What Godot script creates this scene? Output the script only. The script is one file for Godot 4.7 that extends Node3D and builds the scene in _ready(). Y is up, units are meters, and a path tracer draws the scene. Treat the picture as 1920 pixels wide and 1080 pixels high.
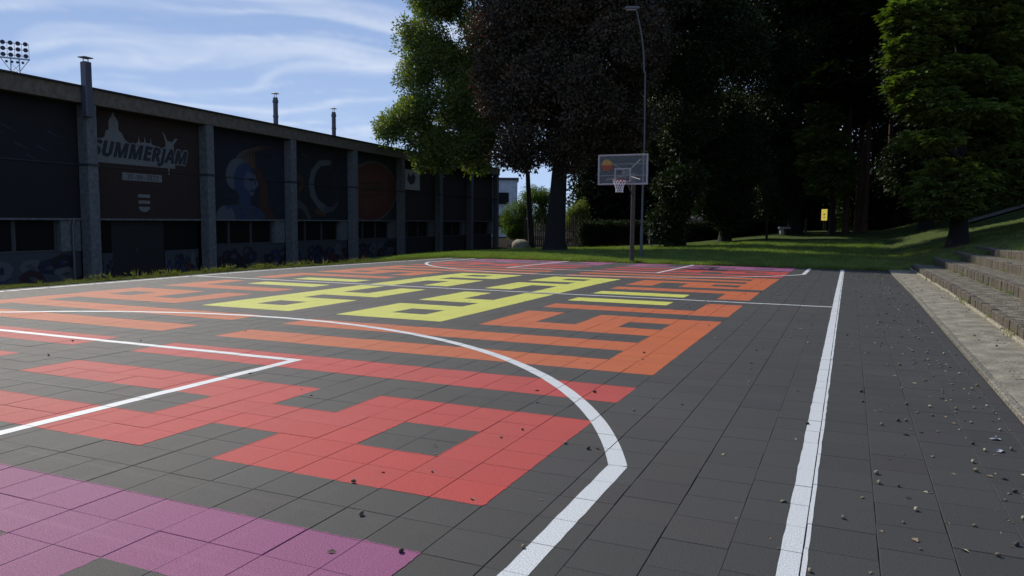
extends Node3D

const LIP := 0.002
var rng := RandomNumberGenerator.new()
var noise := FastNoiseLite.new()
var names := {}
var M := {}

# ---------------------------------------------------------------- helpers
func lin(r: float, g: float, b: float) -> Color:
	return Color(r, g, b).linear_to_srgb()

func numbered(called: String) -> String:
	var n: int = names.get(called, 0)
	names[called] = n + 1
	return called if n == 0 else "%s_%03d" % [called, n]

func tag(o: Node, label: String, category: String, group := "", kind := "") -> Node:
	if label: o.set_meta("label", label)
	if category: o.set_meta("category", category)
	if group: o.set_meta("group", group)
	if kind: o.set_meta("kind", kind)
	return o

func base(called: String, at := Vector3.ZERO, turn := 0.0) -> Node3D:
	var o := Node3D.new()
	o.name = numbered(called)
	add_child(o)
	o.position = at
	o.rotation.y = turn
	return o

func mi(called: String, mesh: Mesh, mat: Material, parent: Node) -> MeshInstance3D:
	var o := MeshInstance3D.new()
	o.mesh = mesh
	o.name = numbered(called) if parent == self else called
	if mat: o.material_override = mat
	parent.add_child(o, true)
	return o

class Build:
	var st := SurfaceTool.new()
	var color := Color.WHITE
	func _init() -> void:
		st.begin(Mesh.PRIMITIVE_TRIANGLES)
	func v(p: Vector3, uv := Vector2.ZERO) -> void:
		st.set_color(color)
		st.set_uv(uv)
		st.add_vertex(p)
	func tri(a: Vector3, b: Vector3, c: Vector3) -> void:
		st.set_smooth_group(-1)
		v(a); v(b); v(c)
	func quad(a: Vector3, b: Vector3, c: Vector3, d: Vector3) -> void:
		st.set_smooth_group(-1)
		v(a, Vector2(0, 1)); v(b, Vector2(0, 0)); v(c, Vector2(1, 0))
		v(a, Vector2(0, 1)); v(c, Vector2(1, 0)); v(d, Vector2(1, 1))
	func box(at: Vector3, size: Vector3, ba := Basis.IDENTITY, bev := 0.0) -> void:
		var h := size / 2.0
		var f := func(x: float, y: float, z: float) -> Vector3: return at + ba * Vector3(x * h.x, y * h.y, z * h.z)
		if bev <= 0.0:
			quad(f.call(-1, -1, 1), f.call(-1, 1, 1), f.call(1, 1, 1), f.call(1, -1, 1))
			quad(f.call(1, -1, -1), f.call(1, 1, -1), f.call(-1, 1, -1), f.call(-1, -1, -1))
			quad(f.call(-1, -1, -1), f.call(-1, 1, -1), f.call(-1, 1, 1), f.call(-1, -1, 1))
			quad(f.call(1, -1, 1), f.call(1, 1, 1), f.call(1, 1, -1), f.call(1, -1, -1))
			quad(f.call(-1, 1, 1), f.call(-1, 1, -1), f.call(1, 1, -1), f.call(1, 1, 1))
			quad(f.call(-1, -1, -1), f.call(-1, -1, 1), f.call(1, -1, 1), f.call(1, -1, -1))
			return
		var b := Vector3(1.0 - bev / h.x, 1.0 - bev / h.y, 1.0 - bev / h.z)
		for ax in 3:
			for s in [-1.0, 1.0]:
				var q := []
				for k in [[-1, -1], [-1, 1], [1, 1], [1, -1]]:
					var c := Vector3.ZERO
					c[ax] = s
					c[(ax + 1) % 3] = k[0] * b[(ax + 1) % 3]
					c[(ax + 2) % 3] = k[1] * b[(ax + 2) % 3]
					q.append(f.call(c.x, c.y, c.z))
				if s > 0: quad(q[0], q[1], q[2], q[3])
				else: quad(q[3], q[2], q[1], q[0])
		for ax in 3:
			var u := (ax + 1) % 3
			var w := (ax + 2) % 3
			for su in [-1.0, 1.0]:
				for sw in [-1.0, 1.0]:
					var q := []
					for k in [[-1, 0], [1, 0], [1, 1], [-1, 1]]:
						var c := Vector3.ZERO
						c[ax] = k[0] * b[ax]
						c[u] = su * (1.0 if k[1] == 0 else b[u])
						c[w] = sw * (b[w] if k[1] == 0 else 1.0)
						q.append(f.call(c.x, c.y, c.z))
					if su * sw > 0: quad(q[0], q[3], q[2], q[1])
					else: quad(q[0], q[1], q[2], q[3])
	func tube(pts: Array, rad: Array, sides := 8, caps := true) -> void:
		var rings := []
		var prev := Vector3.ZERO
		for i in pts.size():
			var p: Vector3 = pts[i]
			var t: Vector3 = (pts[mini(i + 1, pts.size() - 1)] - pts[maxi(i - 1, 0)]).normalized()
			var n: Vector3 = prev - t * prev.dot(t)
			if n.length() < 0.01:
				n = t.cross(Vector3(0, 0, 1) if absf(t.z) < 0.9 else Vector3(1, 0, 0))
			n = n.normalized()
			prev = n
			var bn := t.cross(n)
			var ring := []
			for k in sides:
				var a := TAU * k / sides
				ring.append(p + (n * cos(a) + bn * sin(a)) * float(rad[i]))
			rings.append(ring)
		for i in pts.size() - 1:
			for k in sides:
				var k2 := (k + 1) % sides
				st.set_smooth_group(1)
				for q in [rings[i][k], rings[i + 1][k2], rings[i + 1][k], rings[i][k], rings[i][k2], rings[i + 1][k2]]:
					v(q)
		if caps:
			for k in sides:
				var k2 := (k + 1) % sides
				tri(pts[0], rings[0][k2], rings[0][k])
				tri(pts[-1], rings[-1][k], rings[-1][k2])
	func poly(p: PackedVector2Array, y: Callable) -> void:
		var t := Geometry2D.triangulate_polygon(p)
		for i in range(0, t.size(), 3):
			var q := [p[t[i]], p[t[i + 1]], p[t[i + 2]]]
			var cr: float = (q[1] - q[0]).cross(q[2] - q[0])
			if cr < 0: q.reverse()
			st.set_smooth_group(-1)
			for w in q: v(Vector3(w.x, y.call(w), w.y))
	func done() -> ArrayMesh:
		st.generate_normals()
		return st.commit()

func put(b: Build, called: String, mat: Material, parent: Node) -> MeshInstance3D:
	return mi(called, b.done(), mat, parent)

# noise pictures used as grain
func grain(freq: float, lo: float, hi: float, seed_: int, size := 256, oct := 4, spread := 0.35) -> NoiseTexture2D:
	var t := NoiseTexture2D.new()
	t.width = size
	t.height = size
	t.seamless = true
	var n := FastNoiseLite.new()
	n.seed = seed_
	n.noise_type = FastNoiseLite.TYPE_SIMPLEX_SMOOTH
	n.frequency = freq
	n.fractal_octaves = oct
	t.noise = n
	var g := Gradient.new()
	g.set_color(0, Color(lo, lo, lo))
	g.set_color(1, Color(hi, hi, hi))
	g.set_offset(0, 0.5 - spread)
	g.set_offset(1, 0.5 + spread)
	t.color_ramp = g
	return t

func relief(freq: float, strength: float, seed_: int, size := 256) -> NoiseTexture2D:
	var t := NoiseTexture2D.new()
	t.width = size
	t.height = size
	t.seamless = true
	t.as_normal_map = true
	t.bump_strength = strength
	var n := FastNoiseLite.new()
	n.seed = seed_
	n.frequency = freq
	n.fractal_octaves = 4
	t.noise = n
	return t

func mat(c: Color, rough := 0.85, tex: Texture2D = null, scale := 1.0, nrm: Texture2D = null, vertex := false, metal := 0.0) -> StandardMaterial3D:
	var m := StandardMaterial3D.new()
	m.albedo_color = c
	m.roughness = rough
	m.metallic = metal
	m.vertex_color_use_as_albedo = vertex
	if tex:
		m.albedo_texture = tex
	if nrm:
		m.normal_enabled = true
		m.normal_texture = nrm
		m.normal_scale = 0.6
	if tex or nrm:
		m.uv1_triplanar = true
		m.uv1_world_triplanar = true
		m.uv1_scale = Vector3.ONE * scale
	return m

func leaf_mat(rough := 0.5, back := Color(0.25, 0.3, 0.08)) -> StandardMaterial3D:
	var m := StandardMaterial3D.new()
	m.vertex_color_use_as_albedo = true
	m.roughness = rough
	m.cull_mode = BaseMaterial3D.CULL_DISABLED
	m.metallic_specular = 0.3
	m.backlight_enabled = true
	m.backlight = back
	return m

func sm(a: float, b: float, x: float) -> float:
	return smoothstep(a, b, x)

# ---------------------------------------------------------------- terrain
func fall(z: float) -> float:
	return -0.01 * clampf(-z - 2.5, 0.0, 11.3)

func far_rise(x: float) -> float:
	var t := [[-24.0, -0.9], [-8.0, -0.25], [-3.0, 0.1], [3.0, 0.85], [10.0, 1.1], [18.0, 1.3]]
	if x <= t[0][0]: return t[0][1]
	for i in range(1, t.size()):
		if x < t[i][0]:
			return lerpf(t[i - 1][1], t[i][1], (x - t[i - 1][0]) / (t[i][0] - t[i - 1][0]))
	return t[-1][1]

func ground_y(x: float, z: float) -> float:
	var h := fall(z) + sm(14.5, 45.0, -z) * far_rise(x)
	if x > 9.4:
		var bk := (minf(x, 12.3) - 9.4) * 0.25
		if x > 12.3:
			bk += (minf(x, 17.5) - 12.3) * 0.28 + (1.0 - exp(-maxf(0.0, x - 17.5) / 6.0)) * 1.2
		h += bk
	var wide := lerpf(3.2, 12.0, sm(6.0, 20.0, -z))
	var l := sm(0.5, wide, -7.72 - x)
	h = lerpf(h, -0.93, l)
	if z > -13.85 and x > -7.75 and x < 12.35:
		if x < 8.72:
			return fall(z) - 0.14
		if z > -14.2:
			return h - 0.12
	if x > -60.0 and x < 40.0 and z < 30.0 and z > -70.0:
		h += noise.get_noise_2d(x * 18.0, z * 18.0) * 0.035
	return h

# ---------------------------------------------------------------- the painted letters: unit cells of the court's quarter, i across, j along
func cell_colour(i: int, j: int) -> int:
	# 0 bare, 1 yellow, 2 orange, 3 red, 4 purple
	if i < 0 or i > 8 or j < 0: return 0
	if j <= 6 and i <= 2:
		if i == 2: return 1
		if j >= 4: return 0 if (i == 1 and j == 5) else 1
		if j == 2: return 1
		if i == 0 and j < 2: return 1
		return 0
	if j == 0 and i >= 4 and i <= 6: return 1
	if i >= 4 and j <= 2:
		if j == 2 or i == 8: return 2
		return 0
	if i >= 4 and j >= 4 and j <= 6:
		if i == 7 and j == 5: return 0
		if i == 5: return 2 if j == 6 else 0
		return 2
	if j >= 7 and j <= 10:
		if i == 8 or j == 8 or j == 10: return 2
		return 0
	if j == 12: return 3
	if j == 14: return 0 if i == 5 else 3
	if j == 15: return 3 if (i >= 4 and i != 7) else 0
	if j == 16: return 0 if i == 5 else 3
	if j == 18: return 4
	if j == 19: return 4 if i in [0, 3, 6, 8] else 0
	if j == 20: return 4 if i in [0, 1, 3, 5, 6, 7, 8] else 0
	if j == 21: return 4 if i != 2 else 0
	return 0

func paint_at(x: float, z: float) -> int:
	var ax := absf(x)
	var az := absf(z)
	if ax < 0.45: return 0
	var i := int(floor((ax - 0.45) / 0.6))
	if az < 0.45:
		return 1 if (i == 2 and az > 0.15) else 0
	return cell_colour(i, int(floor((az - 0.45) / 0.6)))

const PAINT := [Color(0.0535, 0.053, 0.0495), Color(0.72, 0.73, 0.12), Color(0.62, 0.135, 0.03), Color(0.60, 0.042, 0.036), Color(0.33, 0.075, 0.21)]

func tile_colour(x: float, z: float) -> Color:
	var k := paint_at(x, z)
	var c: Color = PAINT[k]
	var n1 := noise.get_noise_2d(x * 9.0 + 40.0, z * 9.0)
	var n2 := noise.get_noise_2d(x * 55.0, z * 55.0 + 90.0)
	if k == 0:
		# painted black slabs: worn, dusty tone differs from slab to slab
		var t := 1.0 + 0.16 * n2 + 0.22 * maxf(0.0, n1)
		return Color(c.r * t, c.g * t, c.b * t)
	if k == 3:
		# two coats of red: the older one is paler
		c = c.lerp(Color(0.54, 0.07, 0.058), clampf(0.45 + 0.9 * n1, 0.0, 1.0))
	elif k == 2:
		c = c.lerp(Color(0.60, 0.14, 0.045), clampf(0.4 + 0.8 * n1, 0.0, 1.0))
	elif k == 4:
		c = c.lerp(Color(0.35, 0.11, 0.225), clampf(0.4 + 0.9 * n1, 0.0, 1.0))
	var t2 := 1.0 + 0.07 * n2
	return Color(c.r * t2, c.g * t2, c.b * t2)

# ---------------------------------------------------------------- foliage
func leaf_cluster(n: int, radius: float, leaf: float, seed_: int, narrow := 0.55, flat := 1.0) -> ArrayMesh:
	var r := RandomNumberGenerator.new()
	r.seed = seed_
	var b := Build.new()
	for k in n:
		var d := Vector3(r.randfn(), r.randfn() * flat, r.randfn()).normalized()
		var p := d * radius * pow(r.randf(), 0.45)
		p.y *= flat
		var ax := (d + Vector3(r.randf_range(-1, 1), r.randf_range(-1.1, 0.5), r.randf_range(-1, 1)) * 0.9).normalized()
		var sd := ax.cross(Vector3(r.randf_range(-1, 1), r.randf_range(-1, 1), r.randf_range(-1, 1))).normalized()
		var up := sd.cross(ax)
		var l := leaf * r.randf_range(0.65, 1.3)
		var t := r.randf_range(0.7, 1.25)
		b.color = Color(t, t, t * r.randf_range(0.8, 1.05))
		var m1 := p + ax * l * 0.5 + sd * l * narrow * 0.5 + up * l * 0.06
		var m2 := p + ax * l * 0.5 - sd * l * narrow * 0.5 + up * l * 0.06
		b.tri(p, m1, p + ax * l)
		b.tri(p, p + ax * l, m2)
	return b.done()

func needle_spray(n: int, length: float, seed_: int) -> ArrayMesh:
	# a drooping fan of fine scale-leaved twigs
	var r := RandomNumberGenerator.new()
	r.seed = seed_
	var b := Build.new()
	for k in n:
		var a := r.randf_range(0, TAU)
		var out := Vector3(cos(a), r.randf_range(-0.25, 0.45), sin(a)).normalized()
		var p := Vector3(r.randfn() * 0.22, r.randfn() * 0.08, r.randfn() * 0.22) * length * 1.4
		var l := length * r.randf_range(0.5, 1.1)
		var sd := out.cross(Vector3(r.randf_range(-0.4, 0.4), 1, r.randf_range(-0.4, 0.4))).normalized() * l * 0.2
		var t := r.randf_range(0.7, 1.25)
		b.color = Color(t, t, t)
		var droop := Vector3(0, -0.22 * l, 0)
		b.tri(p, p + out * l * 0.55 + sd, p + out * l + droop)
		b.tri(p, p + out * l + droop, p + out * l * 0.55 - sd)
	return b.done()

func crown(parent: Node, called: String, lobes: Array, cluster: Mesh, count: int, tones: Array, m: Material, s0: float, s1: float, shell := 0.45, gap := -1.0, seed_ := 1, upright := false) -> MultiMeshInstance3D:
	var r := RandomNumberGenerator.new()
	r.seed = seed_
	if not upright:
		var subs := []
		for l in lobes:
			subs.append([l[0], l[1], l[2], l[3] * 0.62, l[4] * 0.62])
			for k in 8:
				var dd := Vector3(r.randfn(), r.randfn(), r.randfn()).normalized()
				var f := r.randf_range(0.30, 0.52)
				subs.append([l[0] + dd.x * l[3] * (1.02 - f), l[1] + dd.y * l[4] * (1.02 - f), l[2] + dd.z * l[3] * (1.02 - f), l[3] * f, l[4] * f * 0.85])
		lobes = subs
	var tot := 0.0
	for l in lobes: tot += pow(l[3], 2.2)
	var xf := []
	var cols := []
	var fn := FastNoiseLite.new()
	fn.seed = seed_
	fn.frequency = 0.32
	var tries := 0
	while xf.size() < count and tries < count * 6:
		tries += 1
		var pick := r.randf() * tot
		var lb: Array = lobes[0]
		for l in lobes:
			pick -= pow(l[3], 2.2)
			if pick <= 0.0:
				lb = l
				break
		var d := Vector3(r.randfn(), r.randfn(), r.randfn()).normalized()
		var rr := (1.0 - shell) + shell * sqrt(r.randf())
		if r.randf() < 0.25: rr *= r.randf_range(0.3, 1.0)
		var rough := 1.0 + 0.32 * fn.get_noise_3dv(d * 4.0 + Vector3(lb[0], lb[1], lb[2]))
		var p := Vector3(lb[0] + d.x * lb[3] * rr * rough, lb[1] + d.y * lb[4] * rr * rough, lb[2] + d.z * lb[3] * rr * rough)
		if fn.get_noise_3dv(p * 1.6) < gap: continue
		var ba: Basis
		if upright:
			ba = Basis(Vector3.UP, r.randf() * TAU) * Basis(Vector3(1, 0, 0), r.randf_range(-0.35, 0.35))
		else:
			ba = Basis.from_euler(Vector3(r.randf() * TAU, r.randf() * TAU, r.randf() * TAU))
		xf.append(Transform3D(ba.scaled(Vector3.ONE * r.randf_range(s0, s1)), p))
		var c: Color = tones[r.randi() % tones.size()]
		var t := r.randf_range(0.8, 1.2)
		cols.append(Color(c.r * t, c.g * t, c.b * t))
	return scatter(parent, called, cluster, xf, cols, m)

func scatter(parent: Node, called: String, mesh: Mesh, xf: Array, cols: Array, m: Material) -> MultiMeshInstance3D:
	var mm := MultiMesh.new()
	mm.transform_format = MultiMesh.TRANSFORM_3D
	mm.use_colors = true
	mm.mesh = mesh
	mm.instance_count = xf.size()
	for i in xf.size():
		mm.set_instance_transform(i, xf[i])
		mm.set_instance_color(i, cols[i])
	var o := MultiMeshInstance3D.new()
	o.multimesh = mm
	o.material_override = m
	o.name = numbered(called) if parent == self else called
	parent.add_child(o, true)
	return o

# lobes come in world places; a tree's node stands at its trunk's foot
func tree(called: String, label: String, foot: Vector2, lobes: Array, o: Dictionary) -> Node3D:
	var gy := ground_y(foot.x, foot.y) - 0.05
	var at := Vector3(foot.x, gy, foot.y)
	var t := base(called, at)
	tag(t, label, o.get("category", "tree"), o.get("group", ""))
	var r := RandomNumberGenerator.new()
	r.seed = o.seed
	var loc := []
	var mid := Vector3.ZERO
	for l in lobes:
		loc.append([l[0] - at.x, l[1] - at.y, l[2] - at.z, l[3], l[4]])
		mid += Vector3(loc[-1][0], loc[-1][1], loc[-1][2])
	mid /= lobes.size()
	var rad: float = o.radius
	var b := Build.new()
	var fork: float = o.fork
	var top := Vector3(mid.x * 0.9, maxf(mid.y, fork + 1.0) * 1.15, mid.z * 0.9)
	var lean: float = o.get("lean", 0.2)
	var pf := Vector3(mid.x * lean, fork, mid.z * lean)
	# flared foot, then the bole
	b.tube([Vector3(0, -0.2, 0), Vector3(0, 0.12, 0), Vector3(0, 0.6, 0) + pf * 0.02, pf * 0.5 + Vector3(r.randfn(), 0, r.randfn()) * rad * 0.15, pf, pf.lerp(top, 0.5), top],
		[rad * 1.9, rad * 1.45, rad * 1.1, rad * 0.95, rad * 0.82, rad * 0.5, rad * 0.08], 10)
	put(b, "trunk", o.bark, t)
	if o.get("limbs", true):
		for l in loc:
			var c := Vector3(l[0], l[1], l[2])
			var s := pf.lerp(top, clampf((c.y - fork) / maxf(top.y - fork, 0.1) * 0.6, 0.0, 0.8))
			var lb := Build.new()
			var k := s.lerp(c, 0.5) + Vector3(0, 0.35, 0) + Vector3(r.randfn(), r.randfn(), r.randfn()) * 0.2
			lb.tube([s, k, c, c + (c - k).normalized() * l[4] * 0.6], [rad * 0.42, rad * 0.28, rad * 0.14, 0.02], 6)
			for q in 5:
				var e: Vector3 = c + Vector3(r.randfn(), r.randfn() * 0.6, r.randfn()).normalized() * l[4] * 0.85
				var j := k.lerp(c, r.randf_range(0.2, 1.0))
				lb.tube([j, j.lerp(e, 0.5) + Vector3(0, 0.12, 0), e], [rad * 0.13, rad * 0.08, 0.012], 5)
			put(lb, "limb", o.bark, t)
	var cw := crown(t, "crown", loc, o.cluster, o.count, o.tones, o.leaf, o.s0, o.s1, o.get("shell", 0.5), o.get("gap", -1.0), o.seed, o.get("upright", false))
	cw.set_meta("kind", "stuff")
	return t

# ---------------------------------------------------------------- main
func _ready() -> void:
	noise.seed = 7
	noise.frequency = 0.03
	noise.fractal_octaves = 3
	rng.seed = 11
	camera_and_light()
	materials()
	make_ground()
	make_court()
	make_steps()
	make_hall()
	make_far_things()
	make_trees()
	make_hoop()
	make_lamp_post()
	make_mast()
	make_grass()
	make_litter()

func camera_and_light() -> void:
	var cam := Camera3D.new()
	cam.name = "camera"
	add_child(cam)
	var bas := Basis(Vector3(0.91402885, 0.00787761, -0.40557269), Vector3(-0.04291382, 0.99607872, -0.07736654), Vector3(0.40337287, 0.08811992, 0.91078274)).orthonormalized()
	cam.transform = Transform3D(bas, Vector3(7.4758, 1.4245, 13.9725))
	cam.fov = 41.54
	cam.near = 0.05
	cam.far = 900.0
	cam.current = true

	var we := WorldEnvironment.new()
	we.name = "environment"
	var env := Environment.new()
	env.tonemap_mode = Environment.TONE_MAPPER_LINEAR
	env.tonemap_exposure = 1.0
	env.sdfgi_enabled = true
	env.ssao_enabled = true
	env.ssil_enabled = true
	env.background_mode = Environment.BG_SKY
	var sky := Sky.new()
	var pm := PanoramaSkyMaterial.new()
	pm.panorama = sky_picture()
	sky.sky_material = pm
	env.sky = sky
	env.background_energy_multiplier = 1.0
	we.environment = env
	add_child(we)

	var sun := DirectionalLight3D.new()
	sun.name = "sun"
	var az := deg_to_rad(61.0)
	var el := deg_to_rad(40.0)
	var to := Vector3(-sin(az) * cos(el), sin(el), -cos(az) * cos(el))
	add_child(sun)
	sun.look_at_from_position(to * 50.0, Vector3.ZERO, Vector3.UP)
	sun.light_energy = 1.5
	sun.light_color = Color(1.0, 0.97, 0.92)
	sun.light_angular_distance = 0.53
	sun.shadow_enabled = true

# blue air, paler towards the horizon, with thin drawn-out high cloud on a flat layer
func sky_picture() -> ImageTexture:
	var w := 2048
	var h := 1024
	var im := Image.create(w, h, false, Image.FORMAT_RGBF)
	var n1 := FastNoiseLite.new()
	n1.seed = 5
	n1.frequency = 1.0
	n1.fractal_octaves = 5
	n1.fractal_gain = 0.55
	var n2 := FastNoiseLite.new()
	n2.seed = 31
	n2.frequency = 0.5
	n2.fractal_octaves = 3
	var zen := Vector3(0.105, 0.215, 0.53)
	var hor := Vector3(0.53, 0.70, 0.98)
	for y in h:
		var el := PI * (0.5 - (y + 0.5) / h)
		if el < -0.03:
			var g := Color(0.10, 0.11, 0.10)
			im.fill_rect(Rect2i(0, y, w, 1), g)
			continue
		var se := maxf(sin(el), 0.0)
		var t := pow(1.0 - se, 2.6)
		var c0 := zen.lerp(hor, t)
		for x in w:
			var az := TAU * (x + 0.5) / w
			var k := 1.0 / (se + 0.09)
			var px := sin(az) * cos(el) * k
			var pz := cos(az) * cos(el) * k
			# streaks lie along one wind direction
			var u := px * 0.82 + pz * 0.57
			var v := -px * 0.57 + pz * 0.82
			var warp := n2.get_noise_2d(u * 0.9, v * 0.9) * 0.6
			var a := n1.get_noise_2d(u * 0.45 + 3.0, v * 2.6 + warp * 2.0)
			var m := n2.get_noise_2d(u * 0.5 + 20.0, v * 0.9 - 8.0)
			var c := smoothstep(-0.15, 0.62, a + m * 0.55) * 0.62
			c += smoothstep(0.12, 0.5, n1.get_noise_2d(u * 0.9 - 11.0, v * 6.0 + warp * 3.0)) * 0.25
			c *= smoothstep(0.0, 0.16, se)
			var q := c0.lerp(Vector3(0.86, 0.91, 1.0), clampf(c, 0.0, 0.85) * lerpf(0.45, 1.0, t))
			im.set_pixel(x, y, Color(q.x, q.y, q.z))
	return ImageTexture.create_from_image(im)

func materials() -> void:
	var fine := grain(0.16, 0.62, 1.0, 3, 512, 3, 0.28)
	M.tile = mat(Color.WHITE, 0.70, fine, 1.5, relief(0.4, 5.0, 9, 512), true)
	M.tile.normal_scale = 0.5
	M.tile.metallic_specular = 0.4
	M.line = mat(lin(0.66, 0.69, 0.68), 0.6, grain(0.12, 0.72, 1.0, 12, 512, 5), 1.7, relief(0.3, 2.0, 9, 512))
	M.joint = mat(lin(0.02, 0.02, 0.019), 0.95)
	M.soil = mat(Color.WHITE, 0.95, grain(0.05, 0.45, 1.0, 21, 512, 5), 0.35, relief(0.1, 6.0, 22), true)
	M.soil.metallic_specular = 0.08
	M.concrete = mat(lin(0.255, 0.23, 0.165), 0.9, grain(0.012, 0.72, 1.0, 33, 512, 4), 0.4, relief(0.2, 4.0, 34))
	M.concrete.normal_scale = 0.22
	M.step = mat(lin(0.20, 0.175, 0.12), 0.92, grain(0.014, 0.5, 1.0, 43, 512, 5), 0.5, relief(0.15, 6.0, 34))
	M.stone = mat(Color.WHITE, 0.92, grain(0.05, 0.5, 1.0, 53, 256, 5), 2.0, relief(0.15, 6.0, 34), true)
	M.pilaster = mat(lin(0.135, 0.142, 0.142), 0.9, grain(0.02, 0.78, 1.0, 63, 512, 6), 0.4, relief(0.2, 3.0, 34))
	M.fascia = mat(lin(0.15, 0.125, 0.088), 0.9, grain(0.02, 0.78, 1.0, 73, 512, 6), 0.3)
	M.brick = mat(lin(0.040, 0.021, 0.013), 0.92, grain(0.05, 0.6, 1.0, 83, 256, 5), 0.9)
	M.darkwall = mat(lin(0.018, 0.018, 0.02), 0.9, grain(0.03, 0.6, 1.0, 93), 0.5)
	M.roof = mat(lin(0.05, 0.05, 0.05), 0.9)
	M.cap = mat(lin(0.03, 0.03, 0.032), 0.6)
	M.flue = mat(lin(0.09, 0.09, 0.11), 0.5, null, 1.0, null, false, 0.3)
	M.frame = mat(lin(0.05, 0.05, 0.05), 0.6)
	M.glass = mat(lin(0.008, 0.009, 0.010), 0.35)
	M.glass.metallic_specular = 0.25
	M.door = mat(lin(0.012, 0.012, 0.013), 0.6)
	M.white = mat(lin(0.5, 0.5, 0.49), 0.8, grain(0.04, 0.7, 1.0, 103), 0.8)
	M.bark = mat(lin(0.022, 0.019, 0.016), 0.95, grain(0.06, 0.4, 1.0, 113, 256, 5), 1.2, relief(0.1, 8.0, 114))
	M.pinebark = mat(lin(0.16, 0.075, 0.045), 0.95, grain(0.06, 0.4, 1.0, 123, 256, 5), 1.2, relief(0.1, 8.0, 114))
	M.steel = mat(lin(0.16, 0.15, 0.145), 0.55, grain(0.04, 0.7, 1.0, 133), 1.4, null, false, 0.2)
	M.galv = mat(lin(0.15, 0.145, 0.14), 0.6, grain(0.05, 0.7, 1.0, 143), 1.4, null, false, 0.5)
	M.leaf = leaf_mat(0.5, Color(0.9, 0.95, 0.5))
	M.copperleaf = leaf_mat(0.55, Color(0.75, 0.5, 0.3))
	M.copperleaf.metallic_specular = 0.5
	M.darkleaf = leaf_mat(0.6, Color(0.6, 0.7, 0.3))
	M.conifer = leaf_mat(0.65, Color(0.8, 0.9, 0.4))
	M.blade = leaf_mat(0.7, Color(0.9, 0.97, 0.4))
	M.wood = mat(lin(0.20, 0.14, 0.09), 0.9, grain(0.05, 0.5, 1.0, 153), 1.2)

func make_ground() -> void:
	var xs := []
	var zs := []
	var x := -400.0
	while x < 400.0:
		xs.append(x)
		x += 1.0 if (x >= -34.0 and x < 30.0) else (4.0 if (x >= -70.0 and x < 66.0) else 30.0)
	var z := -400.0
	while z < 300.0:
		zs.append(z)
		z += 1.0 if (z >= -58.0 and z < 22.0) else (3.0 if (z >= -88.0 and z < 40.0) else 26.0)
	for e in [-7.75, -7.74, 8.70, 8.72, 9.4, 12.34, 12.36]: xs.append(e)
	for e in [-13.86, -13.84, -14.21, -14.19]: zs.append(e)
	xs.sort()
	zs.sort()
	var st := SurfaceTool.new()
	st.begin(Mesh.PRIMITIVE_TRIANGLES)
	for j in zs.size():
		for i in xs.size():
			# turf in the open, bare earth under the trees with their shade painted in
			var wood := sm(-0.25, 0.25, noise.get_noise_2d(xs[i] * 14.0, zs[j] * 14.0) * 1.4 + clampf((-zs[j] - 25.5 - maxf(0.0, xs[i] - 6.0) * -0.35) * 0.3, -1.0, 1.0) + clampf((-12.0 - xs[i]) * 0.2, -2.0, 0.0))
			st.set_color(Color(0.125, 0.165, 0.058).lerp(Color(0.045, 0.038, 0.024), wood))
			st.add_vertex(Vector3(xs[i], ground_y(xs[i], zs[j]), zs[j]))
	var w := xs.size()
	for j in zs.size() - 1:
		for i in w - 1:
			var a := j * w + i
			for q in [a, a + 1, a + w, a + 1, a + w + 1, a + w]: st.add_index(q)
	st.generate_normals()
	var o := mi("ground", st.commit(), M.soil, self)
	tag(o, "", "", "", "structure")
	# pale gravel path high on the bank
	var b := Build.new()
	for k in 14:
		var a0 := Vector2(13.0 + k * 1.6, -30.5 - k * 0.75)
		var a1 := Vector2(13.0 + (k + 1) * 1.6, -30.5 - (k + 1) * 0.75)
		var wd := Vector2(-0.3, -1.8)
		var q := func(p: Vector2) -> Vector3: return Vector3(p.x, ground_y(p.x, p.y) + 0.09, p.y)
		b.quad(q.call(a0), q.call(a0 + wd), q.call(a1 + wd), q.call(a1))
	var pth := put(b, "path", mat(lin(0.3, 0.27, 0.23), 0.95, grain(0.1, 0.6, 1.0, 161), 1.0), self)
	tag(pth, "", "", "", "structure")

# ---------------------------------------------------------------- court
func tile_mesh(b: Build, x0: float, x1: float, z0: float, z1: float, y: float, slope: float, zc: float) -> void:
	var h := func(xx: float, zz: float, d: float) -> Vector3: return Vector3(xx, y - d + slope * (zz - zc), zz)
	var e := 0.0022
	var a: Vector3 = h.call(x0 + e, z1 - e, 0.0)
	var c1: Vector3 = h.call(x0 + e, z0 + e, 0.0)
	var c2: Vector3 = h.call(x1 - e, z0 + e, 0.0)
	var c3: Vector3 = h.call(x1 - e, z1 - e, 0.0)
	b.quad(a, c1, c2, c3)
	var d0: Vector3 = h.call(x0, z1, 0.0022)
	var d1: Vector3 = h.call(x0, z0, 0.0022)
	var d2: Vector3 = h.call(x1, z0, 0.0022)
	var d3: Vector3 = h.call(x1, z1, 0.0022)
	b.quad(d0, d1, c1, a)
	b.quad(d1, d2, c2, c1)
	b.quad(d2, d3, c3, c2)
	b.quad(d3, d0, a, c3)
	var f := Vector3(0, -0.03, 0)
	b.quad(d0 + f, d1 + f, d1, d0)
	b.quad(d1 + f, d2 + f, d2, d1)
	b.quad(d2 + f, d3 + f, d3, d2)
	b.quad(d3 + f, d0 + f, d0, d3)

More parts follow.
